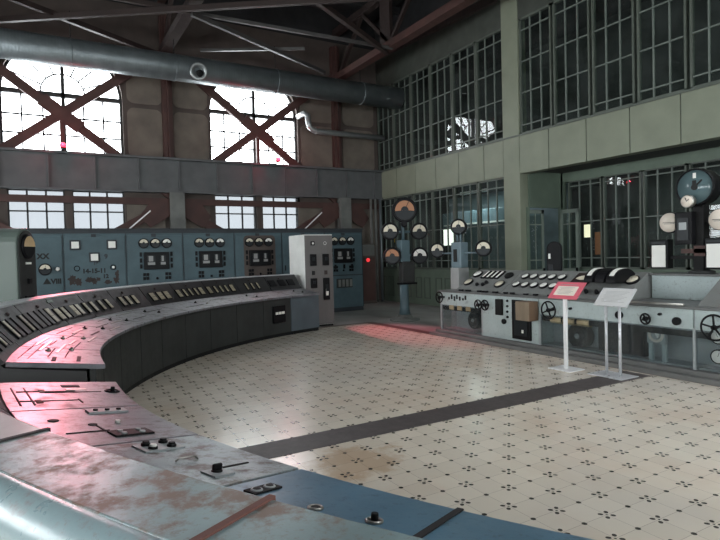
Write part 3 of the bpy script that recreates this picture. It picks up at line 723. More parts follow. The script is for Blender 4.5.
def desk_common(t, angs, top_mats, base_mats, slope_mat, cap_angs, cap_mats, rc, zs):
    for i, (a, b) in enumerate(zip(angs[:-1], angs[1:])):
        g0, g1 = a+GAP, b-GAP; n = 5
        d = MB(); d.arc([(6.66, .07), (6.70, .07), (6.70, .77), (6.66, .77)], g0, g1, n, CX, CY); d.build('front_panel', base_mats[i], t, True, label='bluish end panel' if base_mats[i] is M['consoleblue'] else None)
        d = MB(); d.arc([(6.6, .765), (6.6, .80), (7.2, .89), (7.2, .85), (6.64, .765)], g0, g1, n, CX, CY); d.build('desktop', top_mats[i], t, True, bevel=.004)
        d = MB(); d.arc([(7.2, .88), (7.46, zs), (7.5, zs-.02), (7.24, .86)], g0, g1, n, CX, CY); d.build('instrument_slope', slope_mat, t, True)
    A, B = angs[0], angs[-1]; n = int(abs(B-A)/1.5)
    d = MB(); d.arc([(6.72, 0), (6.72, .76), (7.21, .845), (7.47, zs-.03), (7.53, 1.15), (7.66, 1.15), (7.66, 0)], A+.02, B-.02, n, CX, CY); d.build('carcass', M['deskend'], t, True)
    for i, (a, b) in enumerate(zip(cap_angs[:-1], cap_angs[1:])):
        d = MB(); d.arc([(rc, 1.185), (rc, 1.205), (7.70, 1.205), (7.70, 1.185)], a+.03, b-.03, 5, CX, CY); d.build('cover_plate', cap_mats[i], t, True, bevel=.004)
    arcp = [(7.70 + .06*sin(pi/2*k/6), 1.143 + .06*cos(pi/2*k/6)) for k in range(7)]
    d = MB(); d.arc([(7.66, 1.185), (7.70, 1.203)] + arcp[1:] + [(7.755, 1.10), (7.66, 1.10)], A+.02, B-.02, n*2, CX, CY, True); d.build('rolled_edge', M['edge'], t, True, label='rounded steel-blue outer edge')
    d = MB(); d.arc([(7.70, .08), (7.74, .08), (7.74, 1.10), (7.70, 1.10)], A+.02, B-.02, n, CX, CY); d.build('back_panel', M['backteal'], t, True)
    d = MB(); d.arc([(6.69, 0), (6.71, 0), (6.71, .07), (6.69, .07)], A+.02, B-.02, n, CX, CY); d.build('kick_plate', M['blackmatt'], t, True)
def strip_meter(t, a, w, h=.15, tt=.40, face='strip', dark=False, tilt=0):
    Mx = slopeM(tt, a)
    d = MB(Mx); d.box(-w/2-.014, w/2+.014, -h/2-.014, h/2+.014, 0, .016); q = d.build('strip_meter', M['black'], t, True)
    if not dark:
        d = MB(Mx); d.box(-w/2, w/2, -h/2, h/2, .012, .020); d.build('scale', M[face], q, True)
        d = MB(Mx); d.box(-w/2, w/2, -h*.05, -h*.03, .019, .022); d.build('pointer', M['ink'], q, True)

t = thing('control_desk', 'long curved control desk with sloping meter panel, sweeping from the grey cabinet to the left', 'control desk', P(7.2, 140, 0), 0, 'round control desk halves')
S1 = [105, 111.9, 118.7, 125.35, 132.0, 138.5, 144.9, 150.9, 157.2, 163.7, 170.3, 177]
desk_common(t, S1, [M['desktop']]*11, [M['consoleblue']] + [M['consoledark']]*10, M['slope'], S1, [M['rim']]*11, 7.47, 1.19)
for a in (106.9, 108.9, 111.0): strip_meter(t, a, .15, .13, .48, dark=True)
for a in (114.3, 115.5, 116.8): strip_meter(t, a, .035)
for a in (120.0, 125.0): strip_meter(t, a, .085)
for a in (121.3, 122.4, 123.6): strip_meter(t, a, .04)
for a in (126.75, 131.6): strip_meter(t, a, .09)
for a in (127.9, 129.1, 130.3): strip_meter(t, a, .04)
for a in (134.2, 135.6, 137.2): strip_meter(t, a, .11)
for a in (141.1, 142.5, 143.8): strip_meter(t, a, .07)
for a in (146.8, 148.3, 150.0, 151.5): strip_meter(t, a, .055)
for a in (153.07, 156.2): strip_meter(t, a, .07)
strip_meter(t, 155.07, .07, dark=True)
for a in (154.2, 157.5): strip_meter(t, a, .10)
for k, a in enumerate((159.1, 160.2, 161.3, 162.5, 163.8, 165.0, 166.4, 167.8, 169.0, 171.0, 172.1, 173.1, 174.6)): strip_meter(t, a, .055 if k % 3 else .09, .19, .42, 'strip' if k in (0, 4, 7, 11) else 'strip', dark=(k not in (0, 5, 8, 11)))
d = MB(slopeM(.88, 157.0)); d.box(-.07, .07, -.015, .015, 0, .012); d.build('name_plate', M['sage'], t, True)
for a in [109, 115.5, 122.5, 129, 135.6, 142.4, 148, 154, 160, 166.5, 172]:
    d = MB(slopeM(.80, a)); d.lathe([(.02, 0), (.02, .012), (.012, .02)], 12); d.build('pilot_lens', M['rustdark'], t, True)
# outlet block with three white fuses on the second base panel
mm = frame(P(6.655, 115.1, .46), (-cos(R_(115.1)), -sin(R_(115.1)), 0)); d = MB(mm); d.box(-.17, .17, -.17, .17, 0, .05); q = d.build('fuse_box', M['black'], t, True, bevel=.01)
for k in (-1, 0, 1): d = MB(mm); d.box(k*.09-.035, k*.09+.035, .0, .05, .045, .06); d.build('fuse', M['dialwhite'], q, True)
# mimic-diagram bars and switches on the desk surface
def inlay(t, r, a, w, h, mat='groove', z=.004, name='mimic_bar'):
    w = .008 if w == .012 else w; h = .008 if h == .012 else h
    d = MB(deskM(r, a)); d.box(-w/2, w/2, -h/2, h/2, -.002, z); return d.build(name, M[mat], t, True)
for r, a, w, h in ((7.12, 172, .9, .012), (7.06, 172, .85, .012), (6.95, 172.5, .5, .012), (6.84, 173, .35, .012), (6.76, 175, .25, .03), (6.92, 175.4, .2, .03), (7.0, 168, .3, .012), (6.8, 168.5, .4, .012), (6.95, 163.5, .4, .012), (7.1, 161, .5, .012), (6.8, 161.0, .3, .02), (6.9, 156, .4, .012), (7.05, 152, .4, .012), (6.8, 148, .4, .012), (6.95, 142, .5, .012), (6.8, 134, .5, .012), (7.0, 126, .5, .012), (6.8, 118, .5, .012)): inlay(t, r, a, w, h)
for r, a, w in ((7.10, 167.5, .5), (7.03, 169.5, .6), (6.90, 170.5, .5), (6.86, 167.2, .3), (6.98, 160.6, .4), (6.74, 164.5, .35), (6.88, 152.6, .35), (7.08, 147, .4), (6.72, 157, .35)): inlay(t, r, a, w, .02, 'brass', .006)
for a in (171.2, 164.8, 158.3, 151.5, 143, 131, 119, 108):
    for r in (6.82, 6.98):
        d = MB(deskM(r, a + (.6 if r > 6.9 else -.3))); d.lathe([(.022, 0), (.022, .012), (.010, .014), (.008, .03)], 12); d.build('switch_knob', M['brass' if random.random() < .4 else 'black'], t, True)

# near half of the round desk, whose back the photo looks over
t = thing('control_desk', 'nearest section of the round control desk, rusty steel-blue with a rounded outer edge', 'control desk', P(7.2, 205, 0), 0, 'round control desk halves')
S2 = [183.4, 190.0, 196.25, 202.1, 207.8, 213.7, 219.6, 225.5, 231.4, 237.3, 243.2]
tm = [M['desktop'], M['desktop'], M['desknear'], M['deskblue'], M['deskblue'], M['deskblue'], M['deskblue'], M['desknear'], M['desknear'], M['desknear']]
CA = [183.4, 190.3, 196.5, 202.7, 208.2, 214.0, 219.8, 225.6, 231.4, 237.3, 243.2]
cm = [M['covergrey']]*3 + [M['cover']]*7
desk_common(t, S2, tm, [M['consoledark']]*10, M['slope'], CA, cm, 7.525, 1.13)
d = MB(); d.arc([(6.6, .801), (6.6, .806), (7.2, .896), (7.2, .891)], 207.72, 207.90, 1, CX, CY); d.build('joint_strip', M['groove'], t, True)
for a, w in ((202.7, .012), (208.2, .014)):
    b = w; d = MB(); d.arc([(7.52, 1.2), (7.52, 1.209), (7.702, 1.209), (7.702, 1.2)], a-.05, a+.05, 1, CX, CY); d.build('seam_strip', M['rustseam' if a > 205 else 'groove'], t, True)
def disc(t, r, a, rad, h, mat, name, n=20): d = MB(deskM(r, a)); d.lathe([(rad, -.002), (rad, h*.8), (rad*.9, h)], n); return d.build(name, M[mat], t, True)
def ringp(t, r, a, rad, mat, name): d = MB(deskM(r, a, .004)); d.torus(rad, .005, 20, 6); return d.build(name, M[mat], t, True)
for r, a, w, h in ((7.14, 187.0, .50, .012), (7.08, 187.0, .50, .012), (6.99, 186.0, .012, .30), (7.0, 188.2, .012, .28)): inlay(t, r, a, w, h)
inlay(t, 7.01, 185.9, .08, .03, 'rustseam'); inlay(t, 7.05, 188.3, .08, .03, 'rustseam'); inlay(t, 6.86, 184.7, .06, .10, 'groove'); inlay(t, 6.84, 185.6, .05, .11, 'brass'); inlay(t, 6.86, 186.3, .012, .3); inlay(t, 6.86, 188.4, .10, .012)
ringp(t, 6.66, 186.3, .04, 'black', 'ring_handle'); disc(t, 6.66, 186.3, .012, .03, 'black', 'switch_knob')
q = inlay(t, 6.80, 191.0, .075, .19, 'consolegrey', .010, 'switch_plate')
for r in (6.745, 6.80, 6.855): disc(t, r, 191.0, .012, .018, 'black', 'switch_knob')
disc(t, 7.07, 192.1, .024, .005, 'groove', 'socket_hole'); disc(t, 6.94, 193.2, .02, .005, 'groove', 'socket_hole'); disc(t, 6.83, 193.2, .012, .014, 'dialwhite', 'white_knob')
inlay(t, 7.0, 194.3, .012, .18, 'groove'); inlay(t, 6.93, 193.9, .12, .012, 'groove')
q = inlay(t, 6.85, 195.0, .10, .17, 'blackmatt', .008, 'selector_plate')
for dr in (-.04, .04):
    for da in (-.2, .2): disc(t, 6.85+dr, 195+da, .013, .014, 'consolegrey', 'selector_stud')
q = inlay(t, 6.86, 197.35, .12, .17, 'consolegrey', .006, 'knob_plate')
for r, a, c in ((6.90, 197.1, 'groove'), (6.82, 197.0, 'black'), (6.90, 197.6, 'dialwhite'), (6.82, 197.6, 'black')):
    k = disc(t, r, a, .019, .016, 'black', 'rotary_knob')
    disc(t, r, a, .014, .024, c, 'knob_cap')
d = MB(); d.tube([Vector(P(6.92, 199.3, dz(6.92)+.003)), Vector(P(6.905, 199.32, dz(6.9)+.014)), Vector(P(6.84, 199.35, dz(6.84)+.014)), Vector(P(6.825, 199.3, dz(6.82)+.003))], .004, 8); d.build('wire_handle', M['brass'], t, True)
inlay(t, 6.88, 201.0, .085, .085, 'consolegrey', .006, 'switch_plate')
disc(t, 6.88, 200.95, .02, .012, 'black', 'switch_base'); d = MB(deskM(6.88, 200.95)); d.box(-.007, .007, -.02, .02, .01, .034); d.build('switch_lever', M['black'], t, True, bevel=.006)
inlay(t, 6.78, 200.6, .012, .15, 'groove')
inlay(t, 6.885, 203.0, .055, .12, 'blackmatt', .006, 'socket_plate')
for r in (6.857, 6.913): disc(t, r, 203.0, .020, .010, 'consolegrey', 'socket'); disc(t, r, 203.0, .014, .0112, 'ink', 'socket_hole')
ringp(t, 6.90, 204.97, .02, 'brass', 'socket_ring'); disc(t, 6.90, 204.97, .016, .006, 'ink', 'socket_hole')
ringp(t, 6.87, 206.55, .022, 'brass', 'socket_ring'); disc(t, 6.87, 206.55, .011, .025, 'black', 'switch_knob')

# ------------------------------------------------------------------ sage pedestal at the left
fa = R_(154.8); nrm = Vector((-cos(fa), -sin(fa), 0)); base = Vector((CX + 8.05*cos(fa) + .055, CY + 8.05*sin(fa), 0))
t = thing('instrument_pedestal', 'sage green pedestal with a rounded top and dark gauge face, behind the curved desk', 'pedestal', tuple(base))
Mp = frame(base, nrm)                     # local z = towards the desk, y up, x sideways
def hood(w, h, n=12): return [(w, 0), (w, h-w)] + [(w*cos(pi*i/n), h-w+w*sin(pi*i/n)) for i in range(1, n)] + [(-w, h-w), (-w, 0)]
d = MB(Mp); d.prism(hood(.22, 2.02), 2, -.34, .20); d.build('hood', M['sage'], t, True, bevel=.015)
d = MB(Mp); d.prism([(x, y) for x, y in hood(.195, 1.99)], 2, .19, .212); d.build('face', M['consoledark'], t, True, label='dark face plate')
Fp = frame(Mp @ Vector((0, 1.80, .212)), nrm)
d = MB(Fp); d.lathe([(.15, 0), (.15, .02), (.13, .03)], 24); q = d.build('gauge', M['black'], t, True)
d = MB(Fp); d.sector(.125, R_(0), R_(180), .026, .034, 16); d.build('dial', M['tan'], q, True)
d = MB(Mp); d.box(-.05, .05, 1.59, 1.615, .21, .23); d.build('plate', M['dialwhite'], t, True)
d = MB(Mp); d.box(-.03, .03, 1.36, 1.42, .21, .24); d.build('button', M['black'], t, True)
d = MB(Mp); d.box(-.10, .10, .88, 1.22, .21, .235); q = d.build('drum_window', M['black'], t, True); d = MB(Mp); d.box(-.06, .06, .90, .92, .234, .24); d.build('drum_scale', M['dialwhite'], q, True)

# ------------------------------------------------------------------ five-gauge column
def gauge_big(t, c, r, face, n=(-.45, -.9, 0), style='half'): 
    Mx = frame(c, n); d = MB(Mx); d.lathe([(r*.7, -.16), (r*.98, -.10), (r, .02), (r, .05), (r*.93, .065), (r*.86, .045)], 28); q = d.build('gauge', M['black'], t, True)
    d = MB(Mx); d.sector(r*.76, R_(-5), R_(185), .04, .05, 20) if style == 'half' else d.lathe([(.0005, .04), (r*.86, .04), (r*.86, .05), (.0005, .05)], 28); d.build('dial', M[face], q, True)
    if style == 'half':
        d = MB(Mx); d.sector(r*.30, R_(-5), R_(185), .05, .054, 16); d.build('dial_boss', M['dialgrey'], q, True)
        d = MB(Mx); d.sector(r*.78, R_(187), R_(353), .04, .049, 16); d.build('dial_cover', M['dialgrey'], q, True)
    a = R_(random.uniform(50, 130)); d = MB(Mx); d.bar((0, 0, .056), (r*.75*cos(a), r*.75*sin(a), .056), r*.04, .004); d.build('needle', M['ink'], q, True)
    return q
su, sv = 7.62, 11.1
t = thing('gauge_column', 'blue-grey column carrying five round gauges near the corner', 'gauge stand', (su, sv, 0))
d = MB(); d.lathe([(.36, 0), (.36, .03), (.2, .06), (.17, .10), (.15, .14)], 24, M=Matrix.Translation((su, sv, 0))); d.build('base', M['column'], t, True)
d = MB(); d.lathe([(.14, .13), (.11, .3), (.105, .9)], 20, M=Matrix.Translation((su, sv, 0))); d.build('column_shaft', M['bluepost'], t, True)
d = MB(); d.box(su-.09, su+.27, sv-.08, sv+.08, .90, 1.40); q = d.build('terminal_box', M['consoledark'], t, True, bevel=.02)
d = MB(); d.box(su-.05, su+.23, sv-.095, sv-.08, .98, 1.32); d.build('box_lid', M['consoledark'], q, True)
d = MB(); d.box(su-.13, su+.31, sv-.11, sv+.11, .86, .90); d.build('shelf', M['black'], t, True)
d = MB(); d.box(su-.13, su+.13, sv-.1, sv+.1, 1.40, 1.92); d.build('upper_column', M['bluepost'], t, True, bevel=.02)
d = MB(); d.cyl((su, sv, 1.9), (su, sv, 2.45), .04, 12); d.build('mast', M['bluepost'], t, True)
for z in (1.56, 2.12): d = MB(); d.cyl((su-.38, sv+.05, z), (su+.42, sv+.05, z), .03, 10); d.build('cross_arm', M['bluepost'], t, True)
d = MB(frame((su, sv-.06, 2.30), (-.45, -.9, 0))); d.lathe([(.07, -.05), (.08, .02), (.06, .05)], 16); d.build('lamp_socket', M['black'], t, True)
gauge_big(t, (su+.02, sv-.06, 2.63), .30, 'dialorange'); gauge_big(t, (su-.40, sv-.05, 2.13), .205, 'dial'); gauge_big(t, (su+.44, sv-.05, 2.13), .205, 'dial')
gauge_big(t, (su-.36, sv-.05, 1.55), .205, 'dialorange'); gauge_big(t, (su+.44, sv-.05, 1.54), .205, 'dialwhite')

# three-gauge stand beyond the end of the straight console
gu, gv = 7.55, 8.97
t = thing('gauge_stand', 'pale blue stand with three round gauges, behind the left end of the straight console', 'gauge stand', (gu, gv, 0))
d = MB(); d.box(gu-.14, gu+.14, gv-.13, gv+.13, 0, 1.28); d.build('pedestal_box', M['greycab'], t, True, bevel=.012)
d = MB(); d.box(gu-.10, gu+.10, gv-.16, gv+.14, 1.28, 1.80); q = d.build('meter_box', M['bluepale'], t, True, bevel=.015)
d = MB(); d.box(gu-.108, gu-.098, gv-.05, gv+.06, 1.40, 1.66); d.build('box_window', M['ink'], q, True)
for dv in (-.05, .05): d = MB(); d.cyl((gu, gv+dv, 1.8), (gu, gv+dv, 2.0), .016, 10); d.build('stem', M['bluepale'], t, True)
d = MB(); d.cyl((gu+.03, gv-.75, 1.58), (gu+.03, gv+.69, 1.58), .018, 10); d.build('cross_arm', M['bluepale'], t, True)
gn = (-.75, -.66, 0)
gauge_big(t, (gu, gv, 2.12), .165, 'dial', gn); gauge_big(t, (gu-.02, gv+.69, 1.65), .165, 'dial', gn); gauge_big(t, (gu-.02, gv-.75, 1.66), .16, 'dial', gn)

# ------------------------------------------------------------------ straight machine console
UF = 6.76; VA, VB = 8.62, -.2
t = thing('machine_console', 'long straight grey-blue machine console with sloping gauge panels, facing the round desk', 'console', (7.2, 4.3, 0), 0)
d = MB(); d.box(6.62, 8.05, VB, 8.81, 0, .06); d.box(6.70, 7.9, VB, 8.72, .06, .12); d.build('plinth', M['plinth'], t, True, bevel=.008)
d = MB(); d.box(UF+.02, 7.75, VB, VA-.02, .58, .84); d.box(7.1, 7.75, VB, VA-.05, .12, .58); d.build('carcass', M['consolegrey'], t, True)
d = MB(); d.box(UF-.03, 7.62, VB, VA+.03, .84, .875); d.build('shelf', M['shelf'], t, True, bevel=.008)
# apron sections
for v1, v0, mt in ((VA, 7.44, 'consolepale'), (6.16, 3.79, 'consolepale'), (3.77, 2.68, 'consolepale'), (1.41, VB, 'consolepale')):
    d = MB(); d.box(UF, UF+.03, v0, v1, .60, .84); d.build('apron', M[mt], t, True, bevel=.006)
for v1, v0 in ((7.43, 6.17), (2.67, 1.42)):
    d = MB(); d.box(UF-.01, 7.1, v0, v1, .12, .84); d.build('front_cabinet', M['consolepale'], t, True, bevel=.008, label='pale full-height cabinet front')
for v in (VA-.02, 7.45, 6.15, 3.78, 2.70):
    d = MB(); d.box(UF-.005, UF+.04, v-.015, v+.015, .12, .62); d.build('post', M['consolegrey'], t, True)
for v1, v0 in ((VA-.04, 7.47), (6.13, 3.80), (3.76, 2.72)):
    d = MB(); d.box(UF+.008, UF+.014, v0, v1, .13, .60); d.build('guard_sheet', M['plexi'], t, True, label='clear guard sheet')
    d = MB(); d.box(UF+.03, UF+.06, v0, v1, .50, .60); d.build('dark_band', M['black'], t, True)
    d = MB(); d.box(UF+.05, 7.1, v0, v1, .12, .14); d.build('machine_bed', M['consolegrey'], t, True)
d = MB(); d.box(UF+.3, UF+.32, 7.9, 8.5, .14, .50); d.box(UF+.28, UF+.30, 5.6, 5.8, .14, .5); d.build('back_sheet', M['consolepale'], t, True)
d = MB(); d.box(UF+.2, UF+.3, 4.55, 5.25, .14, .52); d.build('dark_casing', M['black'], t, True)
def drum(v, z, r, dep=.12, mat='black', hub='consolegrey', nm='drive_wheel', u=UF+.2):
    Mx = frame((u, v, z), (-1, 0, 0)); d = MB(Mx); d.lathe([(r, -dep), (r, 0), (r*.93, .012), (r*.7, .0), (r*.66, -.03), (r*.3, -.03), (r*.28, .02), (r*.1, .025)], 26); q = d.build(nm, M[mat], t, True)
    d = MB(Mx); d.lathe([(.001, .02), (r*.22, .02), (r*.2, .035), (.001, .035)], 14); d.build('hub', M[hub], q, True)
drum(7.90, .33, .16); drum(5.60, .30, .19); drum(7.62, .34, .14, u=UF+.28)
for v in (8.31, 8.08, 7.84):
    d = MB(); d.box(UF+.01, UF+.05, v-.065, v+.065, .515, .60); d.build('scale_drum', M['tan'], t, True, bevel=.012)
for v in (5.86, 5.62, 5.37):
    d = MB(); d.cyl((UF+.07, v-.10, .535), (UF+.07, v+.10, .535), .062, 16); d.build('scale_drum', M['tan'], t, True)
# flanged unit behind the guard sheet
d = MB(); d.box(UF+.06, UF+.12, 4.17, 4.42, .36, .62); q = d.build('flange_unit', M['consolegrey'], t, True, bevel=.01)
d = MB(frame((UF+.06, 4.295, .48), (-1, 0, 0))); d.torus(.085, .02, 24, 8); d.build('flange_ring', M['signpaper'], q, True)
d = MB(frame((UF+.06, 4.295, .48), (-1, 0, 0))); d.sector(.05, R_(-60), R_(120), 0, .015, 12); d.build('flange_mark', M['dialwhite'], q, True)
for v in (4.38, 4.20): d = MB(); d.box(UF+.08, UF+.12, v-.025, v+.025, .14, .36); d.build('leg', M['consolepale'], t, True)
for z in (.54, .31):
    meter(t, (UF+.06, 3.52, z), (-1, 0, 0), .085, 'dialwhite', style='full', name='small_gauge')
# cabinet front fittings
d = MB(); d.box(UF-.06, UF-.008, 6.92, 7.07, .52, .79); d.build('cover_box', M['blackmatt'], t, True, bevel=.012)
for z in (.77, .68, .59, .50):
    d = MB(frame((UF-.01, 6.82, z), (-1, 0, 0))); d.lathe([(.02, 0), (.02, .02), (.012, .03)], 12); d.build('push_button', M['black'], t, True)
d = MB(frame((UF-.01, 6.90, .42), (-1, 0, 0))); d.lathe([(.045, 0), (.045, .03), (.03, .04)], 16); d.build('turn_knob', M['black'], t, True)
d = MB(); d.box(UF-.045, UF-.01, 6.30, 6.70, .16, .80); q = d.build('black_door', M['black'], t, True, bevel=.01, label='black access door')
d = MB(); d.box(UF-.055, UF-.044, 6.36, 6.64, .22, .74); d.build('door_sheet', M['dialgrey'], q, True)
d = MB(); d.cbox((UF-.06, 6.45, .30), (.02, .03, .05)); d.build('door_latch', M['dialwhite'], q, True)
def handwheel(c, r, n=4, mat='black', tl=(-1, 0, 0), rr=.012, stand=.12):
    Mx = frame(c, tl); d = MB(Mx); d.torus(r, rr, 28, 8, Matrix.Translation((0, 0, stand))); q = d.build('handwheel', M[mat], t, True)
    d = MB(Mx)
    for k in range(n): a = 2*pi*k/n+.4; d.bar((0, 0, stand), (r*cos(a), r*sin(a), stand), rr*1.6, rr*1.1)
    d.build('spoke', M[mat], q, True)
    d = MB(Mx); d.lathe([(.018, -.01), (.018, stand+.02), (.03, stand+.02), (.03, stand-.02), (.018, stand-.025)], 14); d.build('wheel_hub', M[mat], q, True)
handwheel((UF, 7.42, .67), .085); handwheel((UF, 7.27, .675), .085, stand=.10)
handwheel((UF, 8.50, .745), .10, 3); handwheel((UF, 5.87, .69), .13, 4); handwheel((UF, 4.36, .685), .065, 4, stand=.06); handwheel((UF, 3.50, .66), .145, 5, stand=.10)
for v, z, r in ((3.98, .685, .05), (4.76, .70, .05), (5.55, .73, .018), (4.19, .755, .018)):
    d = MB(frame((UF, v, z), (-1, 0, 0))); d.lathe([(r, 0), (r, .04), (r*.7, .055)], 18); d.build('turn_knob', M['black'], t, True)
for v in [8.35, 8.27, 8.19, 8.12, 8.04, 7.95, 7.88]:      # worn lettering-like black fittings on the left apron
    d = MB(); d.cbox((UF-.006, v, .745 + random.uniform(-.02, .02)), (.012, .035, .07 + random.uniform(-.03, .03))); d.build('apron_fitting', M['ink'], t, True)
# sloping gauge panels
def slM(x, v, lift=0.0):
    """point on the slope: x 0 bottom .. 1 top"""
    y = Vector((.55, 0, .33)).normalized(); n = Vector((-.33, 0, .55)).normalized(); xx = Vector((0, -1, 0))
    Mx = Matrix((xx, y, n)).transposed().to_4x4(); Mx.translation = Vector((6.95+.55*x, v, .91+.33*x)) + n*lift; return Mx
def module(v1, v0):
    d = MB(); d.prism([(6.90, .875), (6.95, .91), (7.5, 1.24), (7.58, 1.24), (7.62, 1.2), (7.62, .875)], 1, v0+.006, v1-.006); return d.build('gauge_panel', M['slopegrey'], t, True, bevel=.006)
def oval_meter(q, x, v, r=.075, face='dialwhite', h=.03):
    Mx = slM(x, v); d = MB(Mx); d.lathe([(r, 0), (r, h), (r*.9, h*1.2), (r*.84, h)], 22); g_ = d.build('gauge', M['black'], q, True)
    d = MB(Mx); d.lathe([(.0005, h*.9), (r*.83, h*.9), (r*.83, h*1.05), (.0005, h*1.05)], 22); d.build('dial', M[face], g_, True)
q = module(8.34, 7.15)
oval_meter(q, .31, 8.20, .10, 'dial'); oval_meter(q, .74, 8.20, .10, 'dialwhite'); oval_meter(q, .28, 7.36, .10, 'dial'); oval_meter(q, .71, 7.36, .085, 'blackmatt')
for v in (7.96, 7.84, 7.72, 7.60):
    d = MB(slM(.73, v)); d.box(-.045, .045, -.12, .12, 0, .025); s_ = d.build('slot_meter', M['black'], q, True); d = MB(slM(.73, v)); d.box(-.022, .022, -.10, .10, .02, .028); d.build('scale', M['dialwhite'], s_, True)
for x, v in ((.21, 7.90), (.22, 7.75), (.33, 7.72)):
    d = MB(slM(x, v)); d.lathe([(.035, 0), (.035, .03), (.02, .05)], 14); d.build('switch_knob', M['black'], q, True)
q = module(7.15, 5.98)
for v in (6.96, 6.77, 6.57, 6.38, 6.18): oval_meter(q, .69, v)
for v in (6.97, 6.77, 6.57, 6.37, 6.18): oval_meter(q, .30, v)
q = module(5.98, 4.82)
Mx = slM(.62, 5.78)
def arc_meter(q, v, dial):
    """half-drum meter standing out of the slope, with a curved scale"""
    pr = [(7.0 + .5*.5 + .26*cos(pi*i/12)*-1, .96 + .5*.33 - .02 + .20*sin(pi*i/12)) for i in range(13)]
    d = MB(); d.prism(pr, 1, v-.075, v+.075); a_ = d.build('arc_meter', M['black'], q, True, bevel=.006)
    if dial:
        d = MB(); pr2 = [(7.25 - .266*cos(pi*i/12), 1.105 + .206*sin(pi*i/12)) for i in range(2, 10)]; pr3 = [(7.25 - .25*cos(pi*i/12), 1.105 + .19*sin(pi*i/12)) for i in range(9, 1, -1)]
        d.prism(pr2+pr3, 1, v-.035, v+.035); d.build('scale', M['dialwhite'], a_, True)
arc_meter(q, 5.44, True); arc_meter(q, 5.25, False); arc_meter(q, 5.07, True)
d = MB(slM(.62, 5.76)); d.box(-.16, .16, -.16, .16, 0, .03); a_ = d.build('square_meter', M['rustdark'], q, True, bevel=.006); d = MB(slM(.56, 5.76)); d.sector(.12, R_(15), R_(165), .028, .034, 14); d.build('scale', M['dial'], a_, True)
Mx = slM(.66, 4.93); oval_meter(q, .66, 4.94, .10, 'dial', .03)
for v in (5.62, 5.48, 5.30, 5.12):
    d = MB(slM(.12, v)); d.lathe([(.03, 0), (.03, .03), (.02, .06)], 12); d.build('switch_knob', M['black'], q, True)
for v in [8.1, 7.9, 7.6, 7.45, 7.2, 6.95, 6.8, 6.5, 6.3, 6.0]:
    d = MB(); d.cbox((6.84, v, .89), (.05, .06 + random.uniform(0, .06), .03)); d.build('shelf_clip', M['black'], t, True, bevel=.006)
d = MB(); d.box(7.55, 8.0, 3.84, 4.81, .875, 1.20); d.build('centre_box', M['consolepale'], t, True, bevel=.01)
d = MB(); d.box(7.50, 8.05, 3.82, 4.84, 1.20, 1.225); d.build('centre_box_top', M['shelf'], t, True)
for v1, v0 in ((3.82, 2.66), (2.66, 1.5), (1.5, .34)): module(v1, v0)
d = MB(); d.cyl((UF, 4.95, .885), (UF, 3.9, .885), .018, 10); d.build('grab_rail', M['brass'], t, True)
# wooden box fixed in front of the console
t2 = thing('wooden_box', 'small wooden box hanging on the front of the straight console', 'box', (6.55, 6.32, .5))
d = MB(); d.box(6.54, 6.735, 6.15, 6.43, .50, .80); d.build('box_body', M['wood'], t2, True, bevel=.008)
d = MB(); d.box(6.525, 6.54, 6.155, 6.425, .505, .795); d.build('box_lid', M['woodpale'], t2, True)
# synchroscope tower on the centre box
tu, tv = 7.78, 4.24
t = thing('synchroscope_stand', 'black instrument tower with a big round dial, two cream clocks and white charts', 'instrument stand', (tu, tv, 1.225))
d = MB(); d.box(tu-.08, tu+.08, tv-.07, tv+.07, 1.225, 2.2); d.build('post', M['blackmatt'], t, True, bevel=.01)
d = MB(); d.lathe([(.16, 0), (.16, .03), (.1, .05)], 18, M=Matrix.Translation((tu, tv, 1.225))); d.build('base', M['consoledark'], t, True)
n0 = (-1, -.04, 0)
Mx = frame((tu-.12, tv, 2.38), n0); d = MB(Mx); d.lathe([(.20, -.22), (.245, -.18), (.25, 0), (.25, .03), (.235, .05), (.225, .035)], 32); q = d.build('large_dial_case', M['black'], t, True)
d = MB(Mx); d.lathe([(.0005, .025), (.228, .025), (.228, .036), (.0005, .036)], 32); d.build('large_dial', M['dialteal'], q, True)
d = MB(Mx); d.bar((0, 0, .045), (.10, .09, .045), .02, .004); d.bar((0, .09, .045), (.0, .0, .045), .05, .004); d.lathe([(.04, .036), (.04, .05)], 16); d.build('needle', M['ink'], q, True)
d = MB(Mx); d.box(-.02, .02, .12, .19, .036, .04); d.build('dial_mark', M['dialwhite'], q, True)
d = MB(Mx); d.torus(.238, .010, 36, 6, Matrix.Translation((0, 0, .045))); d.build('bezel', M['black'], q, True)
Mx = frame((tu-.28, 4.26, 2.19), n0); d = MB(Mx); d.lathe([(.085, -.05), (.085, .02), (.075, .025)], 22); q = d.build('small_clock', M['brass'], t, True); d = MB(Mx); d.lathe([(.0005, .02), (.074, .02), (.074, .028), (.0005, .028)], 22); d.build('dial', M['signpaper'], q, True)
d = MB(Mx); d.bar((0, 0, .03), (.03, .03, .03), .008, .003); d.bar((0, 0, .03), (-.02, .05, .03), .008, .003); d.build('needle', M['ink'], q, True)
